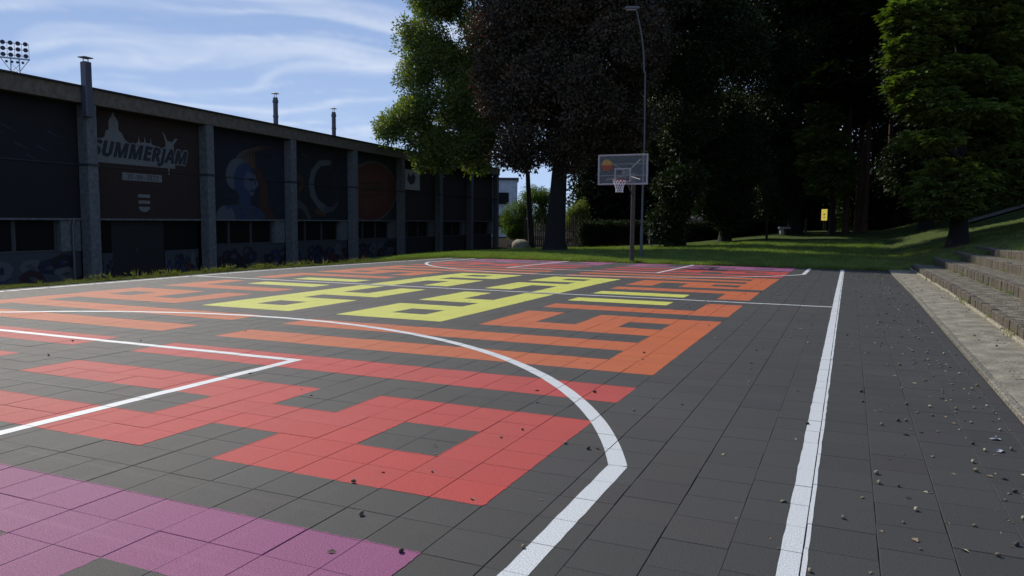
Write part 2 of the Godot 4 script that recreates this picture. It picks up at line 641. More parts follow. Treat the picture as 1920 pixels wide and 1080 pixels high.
func make_court() -> void:
	var court := base("court")
	tag(court, "", "", "", "structure")
	var bed := Build.new()
	bed.quad(Vector3(-7.7, -0.009, 16.3), Vector3(-7.7, -0.009, -2.5), Vector3(8.68, -0.009, -2.5), Vector3(8.68, -0.009, 16.3))
	bed.quad(Vector3(-7.7, -0.009, -2.5), Vector3(-7.7, fall(-13.7) - 0.009, -13.7), Vector3(8.68, fall(-13.7) - 0.009, -13.7), Vector3(8.68, -0.009, -2.5))
	put(bed, "joint_sand", M.joint, court)
	var r := RandomNumberGenerator.new()
	r.seed = 4
	var tiles := []
	var cam := Vector3(7.4758, 1.4245, 13.9725)
	var fw := Vector3(-0.4034, -0.0881, -0.9108)
	var rt := Vector3(0.914, 0.0079, -0.4056)
	var up := Vector3(-0.0429, 0.9961, -0.0774)
	for ci in range(-26, 29):
		var xa := 0.15 + 0.3 * ci
		var xb := xa + 0.3
		if xa < -7.7 or xa > 8.6: continue
		xb = minf(xb, 8.66)
		# outside the lettering some columns are laid with shifted joints
		var shift := 0.0
		if absf(xa + 0.15) > 6.1:
			shift = [0.0, 0.14, 0.0, 0.09, 0.15][(ci + 100) % 5]
		var wob := r.randf_range(-0.0012, 0.0012)
		for rj in range(-46, 54):
			var za := 0.15 + 0.3 * rj - shift
			var zb := za + 0.3
			if za < -13.72: continue
			var g := r.randf_range(0.0003, 0.0013)
			var g2 := r.randf_range(0.0001, 0.0009)
			if r.randf() < 0.08: g += 0.0016
			if r.randf() < 0.10: g2 += 0.0018
			var t := [xa + g + wob, xb - g + wob, za + g2, zb - g2, r.randf_range(-0.0011, 0.0011), 0.0]
			var c := Vector3((xa + xb) / 2, 0, (za + zb) / 2) - cam
			var dz := c.dot(fw)
			if dz > 0.6:
				var sx := c.dot(rt) / dz
				var sy := c.dot(up) / dz
				if absf(sx) < 0.70 and absf(sy) < 0.42:
					t[5] = 1.0 / (dz * dz * dz)
			tiles.append(t)
	var order := range(tiles.size())
	order.sort_custom(func(a, b): return tiles[a][5] > tiles[b][5])
	var near := {}
	for k in 300: near[order[k]] = true
	# black paint strokes on the slabs: outlines in plan
	var lines := court_lines()
	var line_build := []
	for l in lines: line_build.append(Build.new())
	var rest := Build.new()
	for i in tiles.size():
		var t: Array = tiles[i]
		var zc: float = (t[2] + t[3]) / 2
		var xc: float = (t[0] + t[1]) / 2
		var y := fall(zc) + float(t[4])
		var slope := 0.01 if zc < -2.5 else 0.0
		var col := tile_colour(xc, (zc if absf(xc) < 6.0 else zc))
		if near.has(i):
			var b := Build.new()
			b.color = col
			tile_mesh(b, t[0] - xc, t[1] - xc, t[2] - zc, t[3] - zc, 0.0, slope, 0.0)
			var o := put(b, "tile", M.tile, court)
			o.position = Vector3(xc, y, zc)
		else:
			rest.color = col
			tile_mesh(rest, t[0], t[1], t[2], t[3], y, slope, zc)
		var sq := PackedVector2Array([Vector2(t[0] + 0.0015, t[2] + 0.0015), Vector2(t[1] - 0.0015, t[2] + 0.0015), Vector2(t[1] - 0.0015, t[3] - 0.0015), Vector2(t[0] + 0.0015, t[3] - 0.0015)])
		var rc := Rect2(t[0], t[2], t[1] - t[0], t[3] - t[2])
		for k in lines.size():
			for piece in lines[k]:
				if not piece[1].intersects(rc): continue
				for pg in Geometry2D.intersect_polygons(sq, piece[0]):
					if pg.size() < 3: continue
					line_build[k].poly(pg, func(w: Vector2) -> float: return y + slope * (w.y - zc) + LIP)
	var ro := put(rest, "paving_tiles", M.tile, court)
	ro.set_meta("kind", "stuff")
	# roller paint spilling a few millimetres over onto the bare neighbour slab
	var spill := Build.new()
	for i in tiles.size():
		var t: Array = tiles[i]
		var xc: float = (t[0] + t[1]) / 2
		var zc: float = (t[2] + t[3]) / 2
		if zc < 2.0 or absf(xc) > 6.4: continue
		if paint_at(xc, zc) == 0: continue
		var y0 := float(t[4]) + 0.0012
		spill.color = tile_colour(xc, zc)
		for side in [Vector2(0.3, 0), Vector2(-0.3, 0), Vector2(0, 0.3), Vector2(0, -0.3)]:
			if paint_at(xc + side.x, zc + side.y) != 0: continue
			var d: Vector2 = side.normalized()
			var al := Vector2(-d.y, d.x)
			var e := Vector2(xc, zc) + d * 0.1475
			var n := 16
			var w0 := absf(r.randfn()) * 0.003 + 0.002
			for k in n:
				var w1 := absf(r.randfn()) * 0.004 + 0.002
				var p0 := e + al * (-0.147 + 0.294 * k / n)
				var p1 := e + al * (-0.147 + 0.294 * (k + 1) / n)
				var q0 := p0 + d * (0.002 + w0)
				var q1 := p1 + d * (0.002 + w1)
				spill.poly(PackedVector2Array([p0, p1, q1, q0]), func(_w: Vector2) -> float: return y0)
				w0 = w1
	var so := put(spill, "paint_spill", M.tile, court)
	so.set_meta("kind", "stuff")
	var nm := ["sideline", "sideline", "halfway_line", "three_point_line", "three_point_line", "free_throw_line", "free_throw_line"]
	for k in lines.size():
		put(line_build[k], nm[k], M.line, court)

# each line: pieces of [polygon, bounds]; edges wander a few millimetres as rolled paint does
func strip(a: Vector2, b: Vector2, w: float, out: Array, r: RandomNumberGenerator, wander := 0.0016) -> void:
	var n := int(ceil(a.distance_to(b) / 0.9))
	var d := (b - a).normalized()
	var s := Vector2(-d.y, d.x) * w / 2
	var prev := Vector2(r.randfn(), r.randfn()) * wander
	for k in n:
		var p0 := a.lerp(b, float(k) / n)
		var p1 := a.lerp(b, float(k + 1) / n)
		var l := []
		var g := []
		var m := 9
		var last := Vector2(r.randfn(), r.randfn()) * wander
		for q in m + 1:
			var p := p0.lerp(p1, float(q) / m)
			var e0 := prev.x if q == 0 else (last.x if q == m else r.randfn() * wander)
			var e1 := prev.y if q == 0 else (last.y if q == m else r.randfn() * wander)
			l.append(p + s + s.normalized() * e0)
			g.append(p - s - s.normalized() * e1)
		prev = last
		g.reverse()
		add_piece(PackedVector2Array(l + g), out)

func add_piece(p: PackedVector2Array, out: Array) -> void:
	var rc := Rect2(p[0], Vector2.ZERO)
	for q in p: rc = rc.expand(q)
	out.append([p, rc])

func court_lines() -> Array:
	var r := RandomNumberGenerator.new()
	r.seed = 8
	var res := []
	var a := []
	strip(Vector2(7.315, 16.2), Vector2(7.315, -13.45), 0.112, a, r)
	res.append(a)
	# the far side line is worn through in places
	var b := []
	var z := 16.0
	while z > -13.3:
		var n := r.randf_range(0.5, 1.6)
		if r.randf() < 0.88 or z < -1.0:
			strip(Vector2(-7.33, z), Vector2(-7.33, maxf(z - n, -13.4)), 0.10, b, r, 0.008)
		z -= n + r.randf_range(0.0, 0.06)
	res.append(b)
	var c := []
	strip(Vector2(-7.27, -0.03), Vector2(7.255, -0.03), 0.09, c, r)
	res.append(c)
	for s in [1.0, -1.0]:
		var d := []
		var cz: float = 12.05 * s
		var a0 := acos(6.295 / 6.70)
		var n := 60
		for k in n:
			var t0 := lerpf(a0, PI - a0, float(k) / n)
			var t1 := lerpf(a0, PI - a0, float(k + 1) / n)
			var pl := []
			var q0 := r.randfn() * 0.001
			for q in 3:
				var t := lerpf(t0, t1, q / 2.0)
				pl.append(Vector2(cos(t) * (6.755 + q0), cz - sin(t) * (6.755 + q0) * s))
			for q in 3:
				var t := lerpf(t1, t0, q / 2.0)
				pl.append(Vector2(cos(t) * (6.645 + q0), cz - sin(t) * (6.645 + q0) * s))
			add_piece(PackedVector2Array(pl), d)
		var zj: float = cz - sin(a0) * 6.70 * s
		for q in [-1.0, 1.0]:
			strip(Vector2(6.295 * q, zj), Vector2(6.295 * q, 13.6 * s), 0.112, d, r)
		res.append(d)
	for s in [1.0, -1.0]:
		var e := []
		strip(Vector2(-2.45, 7.91 * s), Vector2(2.45, 7.91 * s), 0.105, e, r)
		for q in [-1.0, 1.0]:
			strip(Vector2(2.397 * q, 7.963 * s), Vector2(2.397 * q, 13.6 * s), 0.105, e, r)
		res.append(e)
	return res

# ---------------------------------------------------------------- terrace steps on the right
func make_steps() -> void:
	var t := base("terrace_steps", Vector3(8.68, 0, 0))
	tag(t, "long low concrete terrace steps climbing the bank beside the court", "steps")
	var r := RandomNumberGenerator.new()
	r.seed = 17
	var front := [0.0, 0.74, 1.48, 2.22, 2.96]
	var top := [0.03, 0.185, 0.365, 0.56, 0.75]
	var far := [-14.0, -14.9, -16.4, -17.4, -18.6]
	for k in 5:
		var b := Build.new()
		var x0: float = front[k] + (0.06 if k == 0 else 0.10)
		var x1: float = front[k] + 0.88 if k < 4 else front[k] + 0.75
		var z: float = far[k]
		var old := 0.0
		while z < 16.0:
			var n := minf(z + 0.75, 16.0)
			var u0 := noise.get_noise_2d(z * 40.0, k * 33.0) * 0.012
			var u1 := noise.get_noise_2d(n * 40.0, k * 33.0) * 0.012
			var y0: float = top[k] + fall(z) + u0
			var y1: float = top[k] + fall(n) + u1
			b.quad(Vector3(x0, y1, n), Vector3(x0, y0, z), Vector3(x1, y0 - 0.004 + old, z), Vector3(x1, y1 - 0.004, n))
			z = n
		var zf: float = far[k]
		var yf: float = top[k] + fall(zf)
		b.quad(Vector3(x1, yf - 0.5, zf), Vector3(x1, yf, zf), Vector3(x0, yf, zf), Vector3(x0, yf - 0.5, zf))
		put(b, "tread", M.concrete if k == 0 else M.step, t)
		if k == 1:
			var hb := Build.new()
			hb.box(Vector3(front[1] - 0.03, top[0] + 0.012, 9.15), Vector3(0.075, 0.05, 13.7), Basis.IDENTITY, 0.012)
			hb.box(Vector3(front[1] - 0.03, top[0] + 0.012, -0.1), Vector3(0.06, 0.046, 4.6), Basis.IDENTITY, 0.012)
			for q in 6:
				var zq := -2.6 - q * 2.05 - 1.0
				hb.box(Vector3(front[1] - 0.026, top[0] + 0.012 + fall(zq), zq), Vector3(0.055, 0.044, 2.0), Basis.IDENTITY, 0.012)
			put(hb, "mortar_haunch", mat(lin(0.42, 0.375, 0.265), 0.9, grain(0.04, 0.6, 1.0, 211), 1.5), t)
		# edging: the lowest is a thin kerb of long stones, the risers stand of short upright stones
		z = far[k]
		var joined := Build.new()
		while z < 15.9:
			var ln := 1.0 if k == 0 else r.randf_range(0.17, 0.3)
			var wd := 0.06 if k == 0 else 0.105
			var tp: float = top[k] + fall(z + ln / 2) + (0.006 if k == 0 else r.randf_range(-0.004, 0.016))
			var hh := 0.16 if k == 0 else 0.34
			var tone := r.randf_range(0.75, 1.15)
			var col := Color(0.30 * tone, 0.275 * tone, 0.21 * tone) if k == 0 else Color(0.17 * tone, 0.14 * tone, 0.098 * tone)
			var gap := 0.004 if k == 0 else r.randf_range(0.002, 0.009)
			var ctr := Vector3(front[k] + wd / 2 + (0.0 if k == 0 else r.randf_range(-0.008, 0.008)), tp - hh / 2, z + ln / 2)
			var ba := Basis(Vector3.UP, r.randf_range(-0.03, 0.03) if k > 0 else 0.0)
			var seen_to: float = [8.2, 4.2, 0.0, -4.5, -9.0][k]
			if z < seen_to:
				var s := Build.new()
				s.color = col
				s.box(Vector3.ZERO, Vector3(wd, hh, ln - gap), ba, 0.008)
				var o := put(s, "edging_stone", M.stone, t)
				o.position = ctr
			else:
				joined.color = col
				joined.box(ctr, Vector3(wd, hh, ln - gap), ba, 0.008)
			z += ln
		var js := put(joined, "edging_stones", M.stone, t)
		js.set_meta("kind", "stuff")

# ---------------------------------------------------------------- the hall on the left
const HALL_W := 0.45
func draw_ellipse(im: Image, c: Vector2, r: Vector2, col: Color, rot := 0.0, edge := 0.08) -> void:
	var m := maxf(r.x, r.y) + 2.0
	for y in range(maxi(0, int(c.y - m)), mini(im.get_height(), int(c.y + m))):
		for x in range(maxi(0, int(c.x - m)), mini(im.get_width(), int(c.x + m))):
			var d := (Vector2(x, y) - c).rotated(-rot) / r
			var a := 1.0 - smoothstep(1.0 - edge, 1.0 + edge, d.length())
			if a > 0.0: im.set_pixel(x, y, im.get_pixel(x, y).lerp(col, a * col.a))

func stroke(im: Image, pts: Array, w0: float, w1: float, col: Color) -> void:
	for i in pts.size() - 1:
		var n := int(pts[i].distance_to(pts[i + 1])) + 1
		for k in n:
			var f := (i + float(k) / n) / (pts.size() - 1)
			var w := lerpf(w0, w1, f)
			draw_ellipse(im, pts[i].lerp(pts[i + 1], float(k) / n), Vector2(w, w), col, 0.0, 0.3)

func picture(kind: int) -> Image:
	var s := 192
	var im := Image.create(s, s, false, Image.FORMAT_RGB8)
	var n := FastNoiseLite.new()
	n.seed = 60 + kind
	n.frequency = 0.03
	n.fractal_octaves = 4
	var bg: Color = [lin(0.007, 0.007, 0.009), lin(0.072, 0.034, 0.02), lin(0.014, 0.017, 0.030), lin(0.016, 0.018, 0.020), lin(0.028, 0.034, 0.036), lin(0.06, 0.03, 0.02)][kind]
	im.fill(bg)
	for y in s:
		for x in s:
			var t := 1.0 + 0.35 * n.get_noise_2d(x, y)
			im.set_pixel(x, y, Color(bg.r * t, bg.g * t, bg.b * t))
	if kind == 0:
		for k in 9:
			var p := Vector2(40 + k * 14, 70 + 22 * sin(k * 1.3))
			stroke(im, [p, p + Vector2(18, 9)], 1.6, 0.6, lin(0.03, 0.04, 0.07))
	elif kind == 2:
		# a head in profile with feathered hair, blue skin, flame tones to the right
		var pale := lin(0.13, 0.16, 0.19)
		var blue := lin(0.035, 0.06, 0.14)
		var flame := lin(0.12, 0.055, 0.022)
		for k in 9:
			var a := -1.15 + k * 0.16
			var o := Vector2(92, 96)
			stroke(im, [o + Vector2(-20 + k * 5, -22), o + Vector2(sin(a) * 46 + 12, -cos(a) * 52 - 6), o + Vector2(sin(a) * 60 + 34 + k * 4, -cos(a) * 78 + 4)], 3.2, 0.6, pale.lerp(flame, k / 8.0))
		draw_ellipse(im, Vector2(66, 92), Vector2(23, 34), pale, 0.25)
		draw_ellipse(im, Vector2(86, 104), Vector2(25, 37), blue, 0.12)
		draw_ellipse(im, Vector2(99, 112), Vector2(14, 27), lin(0.10, 0.14, 0.21), -0.1)
		draw_ellipse(im, Vector2(104, 102), Vector2(7, 2.6), lin(0.01, 0.012, 0.02))
		draw_ellipse(im, Vector2(106, 126), Vector2(7, 2.2), lin(0.03, 0.03, 0.08))
		stroke(im, [Vector2(112, 92), Vector2(119, 112), Vector2(112, 118)], 2.4, 2.4, lin(0.12, 0.16, 0.24))
		stroke(im, [Vector2(120, 84), Vector2(136, 120), Vector2(134, 160), Vector2(150, 190)], 8.0, 12.0, lin(0.07, 0.028, 0.012))
		draw_ellipse(im, Vector2(86, 148), Vector2(15, 26), blue)
		draw_ellipse(im, Vector2(78, 186), Vector2(60, 30), lin(0.05, 0.07, 0.12))
		draw_ellipse(im, Vector2(40, 186), Vector2(22, 26), pale)
		for k in 16:
			draw_ellipse(im, Vector2(45 + (k * 37) % 75, 165 + (k * 13) % 24), Vector2(5, 3), lin(0.03, 0.05, 0.16), k)
	elif kind == 3:
		stroke(im, [Vector2(128, 42), Vector2(96, 46), Vector2(74, 70), Vector2(66, 100), Vector2(72, 128), Vector2(92, 150), Vector2(112, 164)], 6.0, 9.0, lin(0.13, 0.15, 0.16))
		stroke(im, [Vector2(112, 164), Vector2(140, 160), Vector2(158, 140)], 7.0, 2.0, lin(0.08, 0.09, 0.11))
		draw_ellipse(im, Vector2(106, 100), Vector2(30, 44), lin(0.010, 0.011, 0.013))
		stroke(im, [Vector2(30, 84), Vector2(40, 104), Vector2(28, 118)], 7.0, 4.0, lin(0.08, 0.045, 0.015))
		stroke(im, [Vector2(24, 150), Vector2(44, 160), Vector2(60, 186)], 8.0, 5.0, lin(0.09, 0.095, 0.09))
		stroke(im, [Vector2(84, 168), Vector2(110, 176)], 6.0, 4.0, lin(0.11, 0.05, 0.02))
		stroke(im, [Vector2(40, 30), Vector2(60, 34)], 3.0, 2.0, lin(0.06, 0.05, 0.035))
	elif kind == 4:
		draw_ellipse(im, Vector2(84, 108), Vector2(112, 86), lin(0.15, 0.14, 0.115), -0.25, 0.02)
		draw_ellipse(im, Vector2(84, 108), Vector2(106, 80), lin(0.15, 0.032, 0.014), -0.25, 0.02)
		draw_ellipse(im, Vector2(84, 108), Vector2(80, 56), lin(0.18, 0.045, 0.014), -0.25, 0.3)
		for k in 7:
			stroke(im, [Vector2(46 + k * 13, 98 - k * 2), Vector2(50 + k * 13, 110 - k * 2)], 2.4, 2.4, lin(0.03, 0.05, 0.02))
		stroke(im, [Vector2(40, 88), Vector2(130, 78)], 1.6, 1.6, lin(0.05, 0.02, 0.01))
		stroke(im, [Vector2(40, 124), Vector2(130, 112)], 1.6, 1.6, lin(0.05, 0.02, 0.01))
	return im

func spray_picture(seed_: int) -> Image:
	# looping sprayed scrawls on a pale painted wall
	var w := 256
	var h := 64
	var im := Image.create(w, h, false, Image.FORMAT_RGB8)
	im.fill(lin(0.075, 0.085, 0.095))
	var r := RandomNumberGenerator.new()
	r.seed = seed_
	var ink := [lin(0.008, 0.008, 0.012), lin(0.10, 0.018, 0.018), lin(0.015, 0.03, 0.11), lin(0.012, 0.02, 0.05), lin(0.14, 0.15, 0.16), lin(0.015, 0.012, 0.02), lin(0.05, 0.012, 0.02)]
	for k in 22:
		var c := Vector2(r.randf() * w, h * r.randf_range(0.3, 1.0))
		var col: Color = ink[r.randi() % ink.size()]
		var pts := []
		var a := r.randf() * TAU
		for q in 7:
			a += r.randf_range(0.5, 1.6)
			pts.append(c + Vector2(cos(a) * r.randf_range(8, 24), sin(a) * r.randf_range(6, 17)))
		stroke(im, pts, r.randf_range(2.5, 6.0), r.randf_range(2.0, 5.0), col)
	return im

func pic_mat(im: Image) -> StandardMaterial3D:
	var m := StandardMaterial3D.new()
	m.albedo_texture = ImageTexture.create_from_image(im)
	m.albedo_color = lin(0.5, 0.48, 0.46)
	m.roughness = 0.85
	return m

# local frame of the hall: x runs along the facade away from the camera, z points to the court
func make_hall() -> void:
	var h := base("sports_hall", Vector3(-15.437, -0.9, 15.976), 0.0)
	h.transform.basis = Basis(Vector3(-0.0872, 0, -0.9962).normalized(), Vector3.UP, Vector3(0.9962, 0, -0.0872).normalized())
	tag(h, "long low sports hall with painted wall bays between grey concrete pilasters", "building")
	var t0 := 20.81
	var bay := 6.03
	var first := -3
	var last := 7
	var xa := t0 + first * bay
	var xb := t0 + last * bay + 0.45
	var eave := 6.87     # roof edge, from the hall's floor
	var lint := 2.24
	var deep := 24.0
	# body set back behind the bays
	var b := Build.new()
	b.box(Vector3((xa + xb) / 2, 3.1, -deep / 2 - 1.0), Vector3(xb - xa, 6.4, deep))
	put(b, "wall", M.darkwall, h)
	b = Build.new()
	b.box(Vector3((xa + xb) / 2, eave - 0.32, -deep / 2 - 0.6), Vector3(xb - xa + 0.2, 0.5, deep + 0.9))
	put(b, "roof", M.roof, h)
	b = Build.new()
	b.box(Vector3((xa + xb) / 2, eave - 0.29, -0.17), Vector3(xb - xa + 0.3, 0.55, 0.40), Basis.IDENTITY, 0.015)
	var fas := put(b, "fascia", M.fascia, h)
	b = Build.new()
	b.box(Vector3((xa + xb) / 2, eave + 0.01, -0.15), Vector3(xb - xa + 0.36, 0.05, 0.52))
	put(b, "coping", M.cap, fas)
	var pil := Build.new()
	pil.box(Vector3.ZERO, Vector3(0.44, eave - 0.56, 0.46), Basis.IDENTITY, 0.02)
	var pilm := pil.done()
	for k in range(first, last + 1):
		var p := mi("pilaster", pilm, M.pilaster, h)
		p.position = Vector3(t0 + k * bay + 0.21, (eave - 0.56) / 2, -0.22)
		var band := Build.new()
		band.box(Vector3(0, 4.19 - (eave - 0.56) / 2, 0), Vector3(0.47, 0.09, 0.50))
		put(band, "cable_strap", M.cap, p)
	var pics := {}
	for k in [0, 2, 3, 4]: pics[k] = pic_mat(picture(k))
	var sprays := []
	for k in 4: sprays.append(pic_mat(spray_picture(200 + k)))
	for k in range(first, last):
		var x0 := t0 + k * bay + 0.43
		var x1 := t0 + (k + 1) * bay - 0.01
		var w := x1 - x0
		var xm := (x0 + x1) / 2
		var kind := -1
		if k == -1 or k == -3: kind = 0
		elif k == 1: kind = 2
		elif k == 2: kind = 3
		elif k == 3: kind = 4
		elif k == -2: kind = 4
		var pm: Material = M.brick if kind < 0 else pics[kind]
		b = Build.new()
		b.quad(Vector3(x0, lint, -0.45), Vector3(x0, eave - 0.5, -0.45), Vector3(x1, eave - 0.5, -0.45), Vector3(x1, lint, -0.45))
		b.quad(Vector3(x0, lint, -0.9), Vector3(x0, lint, -0.45), Vector3(x1, lint, -0.45), Vector3(x1, lint, -0.9))
		put(b, "mural_panel" if kind >= 0 else "brick_panel", pm, h)
		b = Build.new()
		b.box(Vector3(xm, lint + 0.02, -0.44), Vector3(w, 0.07, 0.10))
		put(b, "lintel", M.pilaster, h)
		if k == 0:
			# doorway bay
			b = Build.new()
			b.box(Vector3(xm - 0.45, lint / 2, -0.66), Vector3(2.6, lint - 0.02, 0.06))
			var d := put(b, "door", M.door, h)
			b = Build.new()
			b.box(Vector3(xm - 0.55, 1.05, -0.62), Vector3(0.03, 0.16, 0.04))
			put(b, "handle", M.galv, d)
			for s in [-1.0, 1.0]:
				var e0: float = x0 if s < 0 else xm - 0.45 + 1.3
				var e1: float = xm - 0.45 - 1.3 if s < 0 else x1
				b = Build.new()
				b.quad(Vector3(e0, 0, -0.6), Vector3(e0, 1.0, -0.6), Vector3(e1, 1.0, -0.6), Vector3(e1, 0, -0.6))
				b.quad(Vector3(e0, 1.0, -0.6), Vector3(e0, 1.0, -0.9), Vector3(e1, 1.0, -0.9), Vector3(e1, 1.0, -0.6))
				put(b, "graffiti_wall", sprays[1 if s < 0 else 2], h)
				b = Build.new()
				b.box(Vector3((e0 + e1) / 2, 1.62, -0.66), Vector3(e1 - e0, lint - 1.0, 0.05))
				put(b, "window", M.glass, h)
		else:
			var sill := 1.12
			b = Build.new()
			b.quad(Vector3(x0, -0.1, -0.5), Vector3(x0, sill, -0.5), Vector3(x1, sill, -0.5), Vector3(x1, -0.1, -0.5))
			b.quad(Vector3(x0, sill, -0.5), Vector3(x0, sill, -0.9), Vector3(x1, sill, -0.9), Vector3(x1, sill, -0.5))
			put(b, "graffiti_wall", sprays[(k + 8) % 4] if k < 4 else M.darkwall, h)
			# a grey painted pier closes each window strip
			b = Build.new()
			b.box(Vector3(x1 - 0.42, (sill + lint) / 2, -0.56), Vector3(0.8, lint - sill - 0.02, 0.22))
			put(b, "pier", M.pilaster, h)
			var n := 3
			var ww := (w - 0.85) / n
			for q in n:
				b = Build.new()
				var cx := x0 + ww * (q + 0.5)
				b.box(Vector3(cx, (sill + lint) / 2, -0.70), Vector3(ww - 0.08, lint - sill - 0.08, 0.02))
				var win := put(b, "window", M.glass, h)
				b = Build.new()
				for s in [-1.0, 1.0]:
					b.box(Vector3(cx + s * (ww / 2 - 0.035), (sill + lint) / 2, -0.67), Vector3(0.06, lint - sill - 0.02, 0.07))
				b.box(Vector3(cx, sill + 0.04, -0.672), Vector3(ww - 0.14, 0.06, 0.066))
				put(b, "frame", M.frame, win)
	# cable running along the wall
	b = Build.new()
	b.box(Vector3((xa + xb) / 2, 4.2, -0.435), Vector3(xb - xa - 1.0, 0.025, 0.025))
	put(b, "cable", M.cap, h)
	# drainpipe beside the first pilaster in view
	b = Build.new()
	b.tube([Vector3(t0 - 0.42, 0, -0.36), Vector3(t0 - 0.42, 2.05, -0.36), Vector3(t0 - 0.30, 2.3, -0.40)], [0.045, 0.045, 0.045], 8)
	put(b, "drainpipe", M.galv, h)
	# end wall panel beyond the last pilaster
	hall_sign(h, t0)
	# poster high on the sixth bay
	b = Build.new()
	b.box(Vector3(t0 + 4 * bay + 1.95, 5.05, -0.42), Vector3(3.0, 1.35, 0.03))
	var po := put(b, "poster", M.white, h)
	b = Build.new()
	b.poly(PackedVector2Array([Vector2(0, 0), Vector2(0.5, 0.35), Vector2(1.1, 0.2), Vector2(1.3, -0.2), Vector2(0.9, -0.5), Vector2(0.55, -0.2), Vector2(0.2, -0.45)]), func(_w: Vector2) -> float: return 0.0)
	var pd := put(b, "poster_print", M.door, po)
	pd.transform = Transform3D(Basis(Vector3(1, 0, 0), PI / 2), Vector3(t0 + 4 * bay + 1.5, 5.05, -0.40))
	# flues
	b = Build.new()
	b.box(Vector3(t0 - 0.08, eave - 0.1, 0.16), Vector3(0.28, 1.9, 0.24), Basis.IDENTITY, 0.02)
	var f1 := put(b, "flue", M.flue, h)
	b = Build.new()
	b.box(Vector3(t0 - 0.08, eave + 0.99, 0.16), Vector3(0.36, 0.03, 0.32))
	for s in [-1.0, 1.0]: b.box(Vector3(t0 - 0.08 + s * 0.1, eave + 0.91, 0.16), Vector3(0.02, 0.14, 0.02))
	put(b, "cowl", M.galv, f1)
	for q in [[38.8, -5.2, 9.74], [46.1, -5.8, 9.9]]:
		b = Build.new()
		b.tube([Vector3(q[0], eave - 0.3, q[1]), Vector3(q[0], q[2] - 0.25, q[1])], [0.14, 0.14], 12)
		b.tube([Vector3(q[0], q[2] - 0.55, q[1]), Vector3(q[0], q[2] - 0.4, q[1])], [0.17, 0.17], 12)
		b.tube([Vector3(q[0], q[2] - 1.4, q[1]), Vector3(q[0], q[2] - 1.3, q[1])], [0.165, 0.165], 12)
		var fl := put(b, "flue", M.flue, h)
		b = Build.new()
		b.tube([Vector3(q[0], q[2] - 0.02, q[1]), Vector3(q[0], q[2] + 0.06, q[1])], [0.24, 0.03], 12)
		for s in [-1.0, 1.0]: b.box(Vector3(q[0] + s * 0.1, q[2] - 0.13, q[1]), Vector3(0.02, 0.26, 0.02))
		put(b, "cowl", M.galv, fl)

